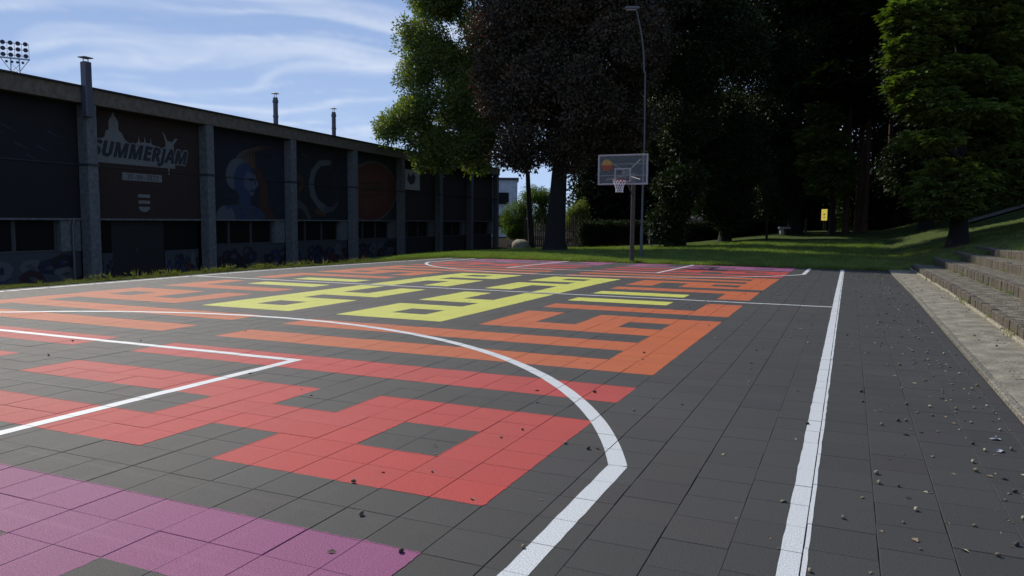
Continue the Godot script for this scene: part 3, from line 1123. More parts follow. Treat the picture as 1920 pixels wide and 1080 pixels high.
# lettering, skyline, date plate and shield painted on the brick bay
func hall_sign(h: Node3D, t0: float) -> void:
	var fl := func(_w: Vector2) -> float: return 0.0
	var stand := Basis(Vector3(1, 0, 0), Vector3(0, 0, 1), Vector3(0, -1, 0))   # plan y becomes height
	var pale := mat(lin(0.20, 0.20, 0.19), 0.85, grain(0.05, 0.7, 1.0, 171), 1.0)
	var ink := mat(lin(0.016, 0.018, 0.022), 0.8)
	var gold := mat(lin(0.12, 0.11, 0.085), 0.85)
	var x := t0 + 0.43
	var f := SystemFont.new()
	f.font_names = PackedStringArray(["Droid Sans"])
	f.font_weight = 700
	var skyline := PackedVector2Array()
	for p in [[0.0, 0.0], [0.0, 0.85], [0.3, 0.92], [0.42, 0.85], [0.5, 1.0], [0.62, 1.05], [0.7, 1.32], [0.82, 1.36], [0.84, 1.75], [0.98, 1.95], [1.05, 2.15], [1.13, 1.95], [1.27, 1.75], [1.29, 1.36], [1.42, 1.3], [1.55, 1.05], [1.68, 0.95], [1.8, 0.75], [2.0, 0.8], [2.1, 0.95], [2.2, 1.0], [2.24, 1.28], [2.28, 1.0], [2.5, 1.02], [2.54, 1.3], [2.58, 1.02], [2.8, 1.0], [2.84, 1.28], [2.88, 0.98], [3.2, 0.9], [3.45, 0.82], [3.55, 0.5], [3.58, 0.45], [3.6, 0.95], [3.62, 1.15], [3.5, 1.5], [3.46, 1.62], [3.58, 1.5], [3.72, 1.22], [3.98, 1.2], [4.1, 1.35], [4.3, 1.4], [4.05, 1.08], [4.08, 0.5], [4.1, 0.0]]:
		skyline.append(Vector2(p[0], p[1]))
	var b := Build.new()
	var sl := PackedVector2Array()
	for p in skyline: sl.append(Vector2(p.x, -p.y * 0.9))
	b.poly(sl, fl)
	var sk := put(b, "skyline", pale, h)
	sk.transform = Transform3D(Basis(Vector3(1, 0, 0), Vector3(0, 0, 1), Vector3(0, -1, 0)), Vector3(x + 0.10, 4.35, -0.445))
	for q in [2.3, 2.5, 2.85, 3.05]:
		var w := Build.new()
		w.box(Vector3(x + q, 4.95, -0.441), Vector3(0.07, 0.36, 0.004))
		put(w, "window", ink, sk).top_level = false
	# children of the skyline share its frame, so their places are given in it
	for c in sk.get_children():
		(c as Node3D).transform = sk.transform.affine_inverse()
	var lean := Basis(Vector3(1, -0.012, 0), Vector3(0.30, 1, 0), Vector3(0, 0, 1))
	var tm := TextMesh.new()
	tm.text = "SUMMERJAM"
	tm.font = f
	tm.font_size = 72
	tm.pixel_size = 0.0094
	tm.depth = 0.004
	tm.curve_step = 2.0
	var aabb := tm.get_aabb()
	var want := 4.62
	var sx := want / maxf(aabb.size.x, 0.1)
	var mid := Vector3(x + 2.53, 4.85, -0.43)
	var sc := Basis(lean.x * sx, lean.y * 1.12, lean.z)
	var out := Node3D.new()
	var n := 0
	for k in 10:
		var a := TAU * k / 10.0
		var o := mi("outline", tm, pale, h)
		o.transform = Transform3D(sc, mid + Vector3(cos(a) * 0.07, sin(a) * 0.07, -0.0085 - 0.0003 * k))
		n += 1
	for k in 5:
		var o2 := mi("lettering", tm, ink, h)
		var a := TAU * k / 4.0
		o2.transform = Transform3D(sc, mid + (Vector3.ZERO if k == 4 else Vector3(cos(a) * 0.022, sin(a) * 0.022, -0.0004 * (k + 1))))
	out.free()
	# a drip of paint under the word
	b = Build.new()
	b.box(Vector3(x + 3.85, 4.28, -0.441), Vector3(0.06, 0.4, 0.004))
	put(b, "paint_drip", pale, h)
	b = Build.new()
	b.box(Vector3(x + 2.46, 3.90, -0.44), Vector3(1.98, 0.29, 0.012))
	var plate := put(b, "date_plate", pale, h)
	var t2 := TextMesh.new()
	t2.text = "30-06-2023"
	var f2 := SystemFont.new()
	f2.font_names = PackedStringArray(["Droid Sans Mono"])
	f2.font_weight = 700
	t2.font = f2
	t2.font_size = 40
	t2.pixel_size = 0.0066
	t2.depth = 0.004
	var o3 := mi("lettering", t2, ink, plate)
	o3.position = Vector3(x + 2.47, 3.90, -0.430)
	# shield of pale bars with a pointed foot
	for k in 3:
		b = Build.new()
		var y := 3.18 - 0.24 * k
		if k < 2:
			b.box(Vector3(x + 2.5, y, -0.443), Vector3(0.60 - 0.02 * k, 0.125, 0.008))
		else:
			var pl := PackedVector2Array([Vector2(-0.28, -0.06), Vector2(0.28, -0.06), Vector2(0.27, 0.03), Vector2(0.14, 0.12), Vector2(0, 0.15), Vector2(-0.14, 0.12), Vector2(-0.27, 0.03)])
			b.poly(pl, fl)
		var o4 := put(b, "shield_bar", pale, h)
		if k == 2: o4.transform = Transform3D(Basis(Vector3(1, 0, 0), Vector3(0, 0, 1), Vector3(0, -1, 0)), Vector3(x + 2.5, y, -0.44))

# ---------------------------------------------------------------- things beyond the court
func make_far_things() -> void:
	# picket fence of rough upright poles behind the mound
	var fence := base("picket_fence", Vector3(-16.9, ground_y(-16.9, -43.4), -43.4), 0.0)
	tag(fence, "weathered wooden picket fence behind the big tree trunk", "fence")
	var r := RandomNumberGenerator.new()
	r.seed = 23
	var d := Vector3(0.914, 0, -0.405)
	for k in 34:
		var b := Build.new()
		var hgt := r.randf_range(1.7, 2.5)
		b.tube([Vector3(0, -0.2, 0), Vector3(r.randfn() * 0.02, hgt * 0.6, 0), Vector3(r.randfn() * 0.04, hgt, 0)], [0.05, 0.045, 0.03], 6)
		var o := put(b, "picket", M.wood, fence)
		o.position = d * (k * 0.16) + Vector3(0, 0.25, 0)
	for y in [0.8, 1.5]:
		var b := Build.new()
		b.tube([d * -0.1 + Vector3(0, y, 0.05), d * 5.5 + Vector3(0, y + 0.05, 0.05)], [0.035, 0.035], 6)
		put(b, "rail", M.wood, fence)
	# pale flats far beyond the hall's end
	var blk := base("apartment_block", Vector3(-43.2, -1.0, -90.5), deg_to_rad(24.0))
	tag(blk, "pale flat-roofed building far behind the green shrub", "building")
	var b2 := Build.new()
	b2.box(Vector3(0, 4.2, 0), Vector3(9.4, 8.4, 8))
	put(b2, "wall", mat(lin(0.55, 0.58, 0.6), 0.9, grain(0.03, 0.8, 1.0, 181), 0.2), blk)
	b2 = Build.new()
	b2.box(Vector3(0, 8.55, 0), Vector3(9.8, 0.3, 8.4))
	put(b2, "roof", M.roof, blk)
	for i in 3:
		for j in 2:
			b2 = Build.new()
			b2.box(Vector3(-2.7 + i * 2.7, 2.3 + j * 3.4, 4.0), Vector3(1.5, 1.7, 0.06))
			var w := put(b2, "window", M.glass, blk)
			b2 = Build.new()
			b2.box(Vector3(-2.7 + i * 2.7, 1.38 + j * 3.4, 4.06), Vector3(1.7, 0.08, 0.16))
			put(b2, "sill", M.white, w)
	# low pale wall panels seen through the trunks, beyond the hedge
	var shed := base("garden_shed", Vector3(-8.4, 0.4, -77.5), deg_to_rad(24.0))
	tag(shed, "long pale shed glimpsed through the trunks beyond the dark hedge", "shed")
	b2 = Build.new()
	b2.box(Vector3(0, 1.3, 0), Vector3(13, 2.6, 3))
	put(b2, "wall", M.white, shed)
	b2 = Build.new()
	b2.box(Vector3(0, 2.68, 0.1), Vector3(13.4, 0.16, 3.6), Basis(Vector3(1, 0, 0), 0.08))
	put(b2, "roof", M.roof, shed)
	for i in 5:
		b2 = Build.new()
		b2.box(Vector3(-4.8 + i * 2.4, 1.5, 1.5), Vector3(1.0, 1.0, 0.05))
		put(b2, "window", M.glass, shed)
	# stone bench slab
	var gy := ground_y(3.8, -39.2)
	var bench := base("stone_bench", Vector3(3.8, gy, -39.2), deg_to_rad(20))
	tag(bench, "low pale stone bench under the trees near the yellow sign", "bench")
	b2 = Build.new()
	b2.box(Vector3(0, 0.42, 0), Vector3(1.3, 0.14, 0.5), Basis.IDENTITY, 0.02)
	put(b2, "seat", M.white, bench)
	for s in [-0.45, 0.45]:
		b2 = Build.new()
		b2.box(Vector3(s, 0.17, 0), Vector3(0.22, 0.36, 0.42), Basis.IDENTITY, 0.02)
		put(b2, "leg", M.white, bench)
	# yellow sign on two posts
	gy = ground_y(5.66, -48.9)
	var sign_ := base("yellow_sign", Vector3(5.66, gy, -48.9), deg_to_rad(-62))
	tag(sign_, "small bright yellow board on two posts among the pines", "sign")
	b2 = Build.new()
	b2.box(Vector3(0, 2.06 - gy, 0), Vector3(0.95, 0.86, 0.04), Basis.IDENTITY, 0.008)
	put(b2, "board", mat(lin(0.75, 0.62, 0.07), 0.6), sign_)
	b2 = Build.new()
	b2.box(Vector3(0.0, 2.06 - gy + 0.05, 0.024), Vector3(0.28, 0.09, 0.006))
	b2.box(Vector3(0.02, 2.06 - gy - 0.18, 0.024), Vector3(0.22, 0.06, 0.006))
	put(b2, "dark_bar", M.frame, sign_)
	for s in [-0.15, 0.15]:
		b2 = Build.new()
		b2.tube([Vector3(s, -0.2, -0.035), Vector3(s, 2.45 - gy, -0.035)], [0.022, 0.022], 6)
		put(b2, "post", M.frame, sign_)
	# short wooden bollards by the bench
	var spots := [Vector2(3.9, -41.6), Vector2(4.6, -44.0)]
	for i in 2:
		var p: Vector2 = spots[i]
		var hh: float = [1.35, 0.95][i]
		b2 = Build.new()
		b2.tube([Vector3(0, -0.2, 0), Vector3(0, hh - 0.05, 0), Vector3(0, hh, 0)], [0.085, 0.08, 0.05], 8)
		var o := put(b2, "wooden_bollard", M.wood, self)
		o.position = Vector3(p.x, ground_y(p.x, p.y), p.y)
		tag(o, ["taller wooden bollard just behind the stone bench", "shorter wooden bollard between the bench and the yellow sign"][i], "bollard", "bollards by the bench")
	# boulders by the mound
	for i in 2:
		var p: Vector2 = [Vector2(-10.4, -27.6), Vector2(6.3, -42.5)][i]
		var s: float = [0.55, 0.16][i]
		var sph := SphereMesh.new()
		sph.radius = s
		sph.height = s * 1.5
		sph.radial_segments = 16
		sph.rings = 8
		var arr := sph.get_mesh_arrays()
		var vs: PackedVector3Array = arr[Mesh.ARRAY_VERTEX]
		for k in vs.size(): vs[k] *= 1.0 + 0.25 * noise.get_noise_3dv(vs[k] * 60.0 / s + Vector3(i * 50, 0, 0))
		arr[Mesh.ARRAY_VERTEX] = vs
		var am := ArrayMesh.new()
		am.add_surface_from_arrays(Mesh.PRIMITIVE_TRIANGLES, arr)
		var o := mi("boulder", am, M.concrete if i == 0 else M.white, self)
		o.position = Vector3(p.x, ground_y(p.x, p.y) + s * 0.4, p.y)
		tag(o, ["tan boulder at the foot of the dark mound by the big trunk", "small pale stone on the dark ground below the pines"][i], "boulder")
	# small wire crate left on the grass
	gy = ground_y(-12.9, -31.7)
	var cr := base("wire_crate", Vector3(-12.9, gy, -31.7), 0.5)
	tag(cr, "small grey crate standing on the grass near the hall's end", "crate")
	for q in 4:
		b2 = Build.new()
		b2.box(Vector3(0, 0.22, 0.2).rotated(Vector3.UP, q * PI / 2), Vector3(0.42, 0.05, 0.03), Basis(Vector3.UP, q * PI / 2))
		b2.box(Vector3(0, 0.40, 0.2).rotated(Vector3.UP, q * PI / 2), Vector3(0.42, 0.06, 0.03), Basis(Vector3.UP, q * PI / 2))
		b2.box(Vector3(0, 0.05, 0.2).rotated(Vector3.UP, q * PI / 2), Vector3(0.42, 0.06, 0.03), Basis(Vector3.UP, q * PI / 2))
		for e in [-0.18, 0.0, 0.18]:
			b2.box(Vector3(e, 0.22, 0.202).rotated(Vector3.UP, q * PI / 2), Vector3(0.04, 0.44, 0.032), Basis(Vector3.UP, q * PI / 2))
		put(b2, "side", M.galv, cr)
	# dark blue container behind the lamp post
	gy = ground_y(-2.9, -30.7)
	var bin := base("waste_container", Vector3(-2.9, gy, -30.7), deg_to_rad(20))
	tag(bin, "dark blue wheeled container in the shade behind the lamp post", "container")
	b2 = Build.new()
	b2.box(Vector3(0, 0.68, 0), Vector3(1.0, 1.05, 0.75), Basis.IDENTITY, 0.04)
	put(b2, "body", mat(lin(0.014, 0.02, 0.03), 0.6), bin)
	b2 = Build.new()
	b2.box(Vector3(0, 1.25, 0.01), Vector3(1.06, 0.08, 0.82), Basis(Vector3(1, 0, 0), 0.06), 0.03)
	put(b2, "lid", mat(lin(0.012, 0.016, 0.025), 0.6), bin)
	for s in [-0.38, 0.38]:
		b2 = Build.new()
		b2.tube([Vector3(s - 0.03, 0.1, 0.25), Vector3(s + 0.03, 0.1, 0.25)], [0.1, 0.1], 12)
		put(b2, "wheel", M.frame, bin)

# ---------------------------------------------------------------- trees
func make_trees() -> void:
	var beech := leaf_cluster(54, 0.46, 0.15, 1)
	var small := leaf_cluster(60, 0.42, 0.12, 2)
	var big := leaf_cluster(40, 0.85, 0.30, 3)
	var spray := needle_spray(54, 0.34, 4)
	var wide := needle_spray(60, 0.62, 6)
	var greens := [Color(0.17, 0.22, 0.065), Color(0.14, 0.19, 0.07), Color(0.23, 0.26, 0.065), Color(0.12, 0.16, 0.06)]
	var coppers := [Color(0.07, 0.05, 0.03), Color(0.055, 0.058, 0.03), Color(0.095, 0.06, 0.034), Color(0.05, 0.045, 0.03)]
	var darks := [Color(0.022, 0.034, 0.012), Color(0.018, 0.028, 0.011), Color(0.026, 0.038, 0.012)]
	var conifer := [Color(0.125, 0.165, 0.045), Color(0.10, 0.135, 0.04), Color(0.15, 0.19, 0.05)]

	var g := [[-15.7, 15.4, -27.6, 2.91, 2.91], [-16.4, 11.2, -26.9, 2.42, 2.42], [-17.1, 7.3, -26.2, 2.2, 2.1], [-16.0, 5.5, -26.5, 1.94, 1.5], [-14.6, 9.9, -27.6, 3.23, 3.23], [-13.6, 5.6, -27.6, 1.94, 1.5], [-14.7, 19.2, -28.4, 3.88, 3.88], [-12.4, 7.7, -28.3, 2.58, 2.58], [-12.0, 12.8, -29.0, 2.91, 2.91], [-11.5, 17.5, -29.5, 3.0, 3.2]]
	tree("green_tree", "big bright green tree with sunlit leaves overhanging the hall's roof", Vector2(-10.11, -28.57), g,
		{"seed": 3, "radius": 0.17, "fork": 4.6, "lean": 0.06, "bark": M.bark, "cluster": beech, "count": 5600, "tones": greens, "leaf": M.leaf, "s0": 0.8, "s1": 1.35, "shell": 0.5, "gap": -0.3})
	var c := [[-7.8, 11.1, -23.0, 3.29, 3.29], [-6.0, 13.3, -24.2, 4.3, 4.1], [-7.7, 7.4, -22.7, 2.6, 2.4], [-5.2, 8.7, -23.9, 3.56, 3.4], [-3.0, 10.0, -25.0, 2.47, 2.47], [-8.3, 5.2, -22.2, 1.4, 1.1], [-6.0, 5.3, -23.2, 2.0, 1.6], [-3.8, 6.1, -24.3, 2.1, 1.8], [-3.2, 13.4, -25.4, 3.4, 3.1], [-9.5, 9.2, -22.1, 1.37, 1.37], [-4.2, 7.6, -21.2, 1.9, 1.5], [-2.2, 10.5, -21.8, 2.3, 2.0], [-2.6, 12.6, -22.3, 2.0, 1.8], [-9.2, 13.8, -24.5, 2.8, 2.8]]  # three near-side lobes are added to throw shade on the lawn
	tree("copper_beech", "huge copper beech with dark brown leaves and a thick black trunk", Vector2(-6.56, -23.2), c,
		{"seed": 4, "radius": 0.5, "fork": 4.0, "bark": M.bark, "cluster": beech, "count": 7400, "tones": coppers, "leaf": M.copperleaf, "s0": 0.8, "s1": 1.35, "shell": 0.5, "gap": -0.55})
	var op := [[-4.1, 16.7, -46.0, 4.89, 4.89], [-1.4, 21.6, -47.7, 5.7, 5.7], [-4.9, 9.4, -45.0, 4.07, 4.07], [-0.6, 11.5, -47.1, 4.48, 4.48], [-2.2, 6.0, -45.9, 3.67, 3.3], [-6.0, 15.9, -45.2, 3.67, 3.67]]
	tree("dark_tree", "tall dark tree with sky glinting through its upper leaves behind the lamp post", Vector2(-2.15, -45.4), op,
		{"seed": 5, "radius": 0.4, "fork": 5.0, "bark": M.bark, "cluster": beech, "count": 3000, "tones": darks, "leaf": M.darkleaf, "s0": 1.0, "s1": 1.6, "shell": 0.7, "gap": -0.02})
	var dk := [[3.1, 17.8, -40.6, 4.21, 4.21], [4.0, 12.6, -40.5, 3.86, 3.86], [2.9, 7.7, -39.5, 3.51, 3.51], [4.3, 5.2, -39.9, 2.46, 2.2], [1.2, 13.5, -40.0, 2.6, 3.0], [3.2, 2.9, -38.3, 1.4, 1.2]]
	tree("dark_tree", "dense nearly black tree left of the pines", Vector2(4.15, -39.4), dk,
		{"seed": 6, "radius": 0.4, "fork": 4.0, "bark": M.bark, "cluster": beech, "count": 4200, "tones": darks, "leaf": M.darkleaf, "s0": 1.0, "s1": 1.6, "shell": 0.6})
	# tall pines with bare reddish trunks
	var pines := [[6.39, -40.42, "pine with a bare reddish trunk, nearest to the little fir", 13.5, 0.17], [7.21, -38.58, "slim reddish pine standing in front of its group", 14.5, 0.16], [7.93, -43.28, "pine at the back of the group, right of the yellow sign", 17.0, 0.19], [8.31, -40.16, "reddish pine at the outer edge of the group, beside the cedar", 16.0, 0.18], [9.94, -48.56, "lone thin pine trunk further back, half hidden by the cedar", 15.0, 0.16]]
	for i in pines.size():
		var p: Array = pines[i]
		var lb := []
		for k in 5:
			lb.append([p[0] + cos(i * 2.0 + k * 2.4) * 1.6, p[3] - 4.5 + k * 1.7, p[1] + sin(i * 2.0 + k * 2.4) * 1.6, 2.0, 1.1])
		tree("pine", p[2], Vector2(p[0], p[1]), lb,
			{"seed": 30 + i, "radius": p[4], "fork": p[3] - 5.5, "lean": 0.5, "bark": M.pinebark, "cluster": wide, "count": 700, "tones": darks, "leaf": M.darkleaf, "s0": 0.8, "s1": 1.5, "shell": 0.7, "group": "pines behind the court", "upright": true})
	var fir := [[5.75, 8.1, -37.5, 0.8, 0.9], [5.6, 6.5, -37.3, 1.15, 0.9], [6.0, 5.0, -37.2, 1.35, 0.9], [6.3, 3.9, -37.0, 1.2, 0.7]]
	tree("young_fir", "young light green fir in front of the pine trunks", Vector2(6.45, -36.97), fir,
		{"seed": 44, "radius": 0.08, "fork": 2.6, "bark": M.bark, "cluster": wide, "count": 900, "tones": conifer, "leaf": M.conifer, "s0": 0.6, "s1": 1.0, "shell": 0.7, "upright": true})
	# the cedar over the bank: flat pads on long branches, dense behind
	var ce := [[9.8, 8.7, -18.5, 1.22, 0.79], [9.2, 7.8, -18.1, 0.79, 0.51], [10.5, 7.1, -18.7, 1.18, 0.51], [9.5, 6.7, -18.2, 0.88, 0.47], [9.8, 6.0, -18.3, 1.08, 0.43], [11.0, 5.5, -18.7, 1.47, 0.43], [10.1, 4.5, -18.2, 0.83, 0.43], [12.3, 8.3, -19.6, 0.98, 0.51], [12.9, 5.5, -19.6, 0.69, 0.39], [12.2, 6.7, -19.4, 0.98, 0.43], [11.7, 9.3, -19.4, 1.38, 0.59], [9.1, 9.1, -18.2, 0.79, 0.51], [10.6, 10.6, -19.0, 1.5, 0.8], [11.8, 11.8, -20.0, 1.7, 0.9], [11.9, 7.4, -21.6, 1.7, 1.6], [12.3, 5.0, -21.6, 1.6, 1.2], [11.3, 9.6, -21.6, 1.7, 1.5], [11.0, 13.4, -20.4, 1.6, 1.2], [11.2, 2.9, -20.2, 1.5, 1.0], [12.6, 3.4, -21.4, 1.8, 1.2], [10.8, 2.3, -19.9, 1.2, 0.7]]
	tree("cedar", "feathery green cedar with sunlit pads over the terrace bank", Vector2(11.4, -20.6), ce,
		{"seed": 50, "radius": 0.32, "fork": 2.6, "bark": M.bark, "cluster": spray, "count": 5200, "tones": conifer, "leaf": M.conifer, "s0": 0.7, "s1": 1.25, "shell": 0.6, "upright": true})
	var masses := [
		[Vector2(16.63, -33.98), [[16.2, 11.0, -34.7, 4.21, 4.21], [16.8, 4.6, -34.3, 2.81, 2.4], [18.0, 16.0, -35.0, 4.0, 4.0]], "dark spreading tree beside the pale path on the bank"],
		[Vector2(11.29, -33.8), [[10.6, 9.8, -32.1, 3.09, 3.09], [11.1, 4.6, -31.8, 2.25, 2.0], [12.2, 15.0, -33.9, 3.8, 4.21]], "black-looking tree directly behind the cedar"],
		[Vector2(14.9, -25.2), [[14.2, 8.0, -24.4, 2.5, 2.4], [15.1, 4.6, -24.4, 2.1, 1.5], [16.5, 11.6, -26.0, 3.4, 3.4], [13.6, 13.0, -25.0, 2.6, 3.0]], "dense dark tree on the bank at the picture's edge, past the cedar"],
		[Vector2(-1.4, -29.6), [[-1.4, 10.2, -29.8, 2.6, 3.0], [-1.0, 14.5, -30.0, 3.0, 3.0], [-0.9, 6.6, -29.4, 1.6, 1.4], [-1.1, 3.4, -28.9, 1.5, 1.6], [-1.7, 1.4, -28.7, 1.2, 1.3], [-1.0, 18.0, -30.2, 3.2, 3.2], [-3.6, 16.0, -31.2, 2.8, 2.8], [0.9, 12.0, -30.8, 2.3, 2.8]], "tall dark tree between the copper beech and the lamp post"],  # upper crown lobes added to cast shade across the bank
		[Vector2(0.4, -34.6), [[0.2, 7.4, -34.6, 2.5, 2.2], [-1.5, 6.4, -35.0, 2.1, 1.9], [1.7, 5.2, -34.0, 1.7, 1.4], [0.4, 2.6, -34.0, 1.6, 1.5]], "low bushy dark tree added right of the lamp post to cast shade"]]  # tree added so the ground near the bench falls in shade
	for i in masses.size():
		tree("dark_tree", masses[i][2], masses[i][0], masses[i][1],
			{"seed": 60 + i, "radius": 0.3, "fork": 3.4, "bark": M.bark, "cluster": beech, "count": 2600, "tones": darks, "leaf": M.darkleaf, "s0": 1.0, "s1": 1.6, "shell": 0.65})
	# thin young tree
	tree("young_tree", "thin young tree with few leaves left of the stone bench", Vector2(3.08, -32.36), [[3.05, 3.4, -32.4, 0.5, 0.6], [3.3, 2.7, -32.3, 0.45, 0.5], [3.0, 4.3, -32.4, 0.4, 0.5]],
		{"seed": 71, "radius": 0.05, "fork": 1.6, "bark": M.bark, "cluster": small, "count": 60, "tones": darks, "leaf": M.darkleaf, "s0": 0.6, "s1": 0.9})
	# sunlit shrubs beyond the hall's end
	tree("green_shrub", "sunlit bright green shrub beyond the end of the hall", Vector2(-21.6, -55.4), [[-22.9, 2.3, -55.0, 1.7, 1.9], [-21.2, 3.3, -55.8, 1.8, 2.0], [-19.0, 3.0, -56.6, 1.4, 1.9], [-21.8, 0.9, -55.0, 1.6, 1.3], [-20.0, 1.9, -56.2, 1.5, 1.5], [-22.6, 0.4, -54.4, 1.3, 0.9]],
		{"seed": 80, "radius": 0.1, "fork": 0.4, "bark": M.bark, "cluster": small, "count": 900, "tones": [Color(0.11, 0.17, 0.028), Color(0.09, 0.15, 0.028), Color(0.13, 0.18, 0.035)], "leaf": M.leaf, "s0": 0.7, "s1": 1.2, "category": "shrub"})
	tree("green_shrub", "small green shrub glimpsed right of the big trunk", Vector2(-15.6, -52.7), [[-15.4, 2.2, -52.8, 1.2, 1.3], [-15.9, 1.0, -52.5, 1.0, 1.0]],
		{"seed": 81, "radius": 0.06, "fork": 0.3, "bark": M.bark, "cluster": small, "count": 300, "tones": greens, "leaf": M.leaf, "s0": 0.7, "s1": 1.2, "category": "shrub"})
	# clipped dark hedge behind the hoop
	var hb := base("clipped_hedge", Vector3(-10.4, 0.0, -38.6))
	tag(hb, "flat-topped dark hedge in the shade behind the hoop", "hedge")
	var r := RandomNumberGenerator.new()
	r.seed = 90
	var xf := []
	var cols := []
	for k in 3200:
		var u := r.randf()
		var p := Vector3(u * 13.6, 0, -u * 6.0 + r.randf_range(-0.6, 0.6))
		var gy := ground_y(p.x - 10.4, p.z - 38.6)
		p.y = gy + (1.42 - gy) * (1.0 - pow(r.randf(), 1.6)) - 0.12
		xf.append(Transform3D(Basis.from_euler(Vector3(r.randf() * TAU, r.randf() * TAU, 0)).scaled(Vector3.ONE * r.randf_range(0.5, 0.8)), p))
		var cc: Color = darks[r.randi() % 3]
		cols.append(cc)
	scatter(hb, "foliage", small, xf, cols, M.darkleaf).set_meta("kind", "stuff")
	var stems := Build.new()
	for k in 20:
		var u := k / 19.0
		var p := Vector3(u * 13.6, ground_y(u * 13.6 - 10.4, -u * 6.0 - 38.6), -u * 6.0)
		stems.tube([p, p + Vector3(0, 0.9, 0)], [0.04, 0.02], 5)
	put(stems, "stem", M.bark, hb)
	# the wood that closes the view behind
	xf = []
	cols = []
	var wn := FastNoiseLite.new()
	wn.seed = 15
	wn.frequency = 0.06
	var tries := 0
	var edge := [Vector2(-14.8, -54), Vector2(-3, -61), Vector2(12, -57), Vector2(24, -45), Vector2(44, -34)]
	while xf.size() < 19000 and tries < 80000:
		tries += 1
		var u := r.randf() * 3.999
		var q: Vector2 = edge[int(u)].lerp(edge[int(u) + 1], u - floor(u))
		var p := Vector3(q.x - r.randf_range(0, 3), 0, q.y - r.randf_range(0, 11))
		var low := r.randf() < 0.22
		if low:
			# undergrowth nearer to the court
			u = r.randf()
			p = Vector3(lerpf(0.5, 26.0, u), 0, lerpf(-47.0, -33.0, u * u) - r.randf_range(0, 7))
		if low and (absf(p.x - 5.8) < 1.0 or (p.z < -45.0 and p.x < 7.0)): continue
		var gy := ground_y(p.x, p.z)
		p.y = gy + (r.randf() * (4.0 + 2.5 * wn.get_noise_2d(p.x * 2.0, p.z)) if low else r.randf() * ((14.0 if p.x < -6.0 else (8.0 if p.x < 3.0 else 25.0)) + 5.0 * wn.get_noise_2d(p.x, 5.0)))
		if not low and p.y < 3.2 and p.x > -11.0 and p.x < -2.0: continue
		if not low and wn.get_noise_3dv(p * 1.3) < -0.3: continue
		xf.append(Transform3D(Basis.from_euler(Vector3(r.randf() * TAU, r.randf() * TAU, 0)).scaled(Vector3.ONE * r.randf_range(0.8, 1.5)), p))
		var cc: Color = darks[r.randi() % 3]
		cols.append(cc)
	var wo := scatter(self, "woodland", big, xf, cols, M.darkleaf)
	tag(wo, "dense dark wood closing the view behind the court", "woodland", "", "stuff")

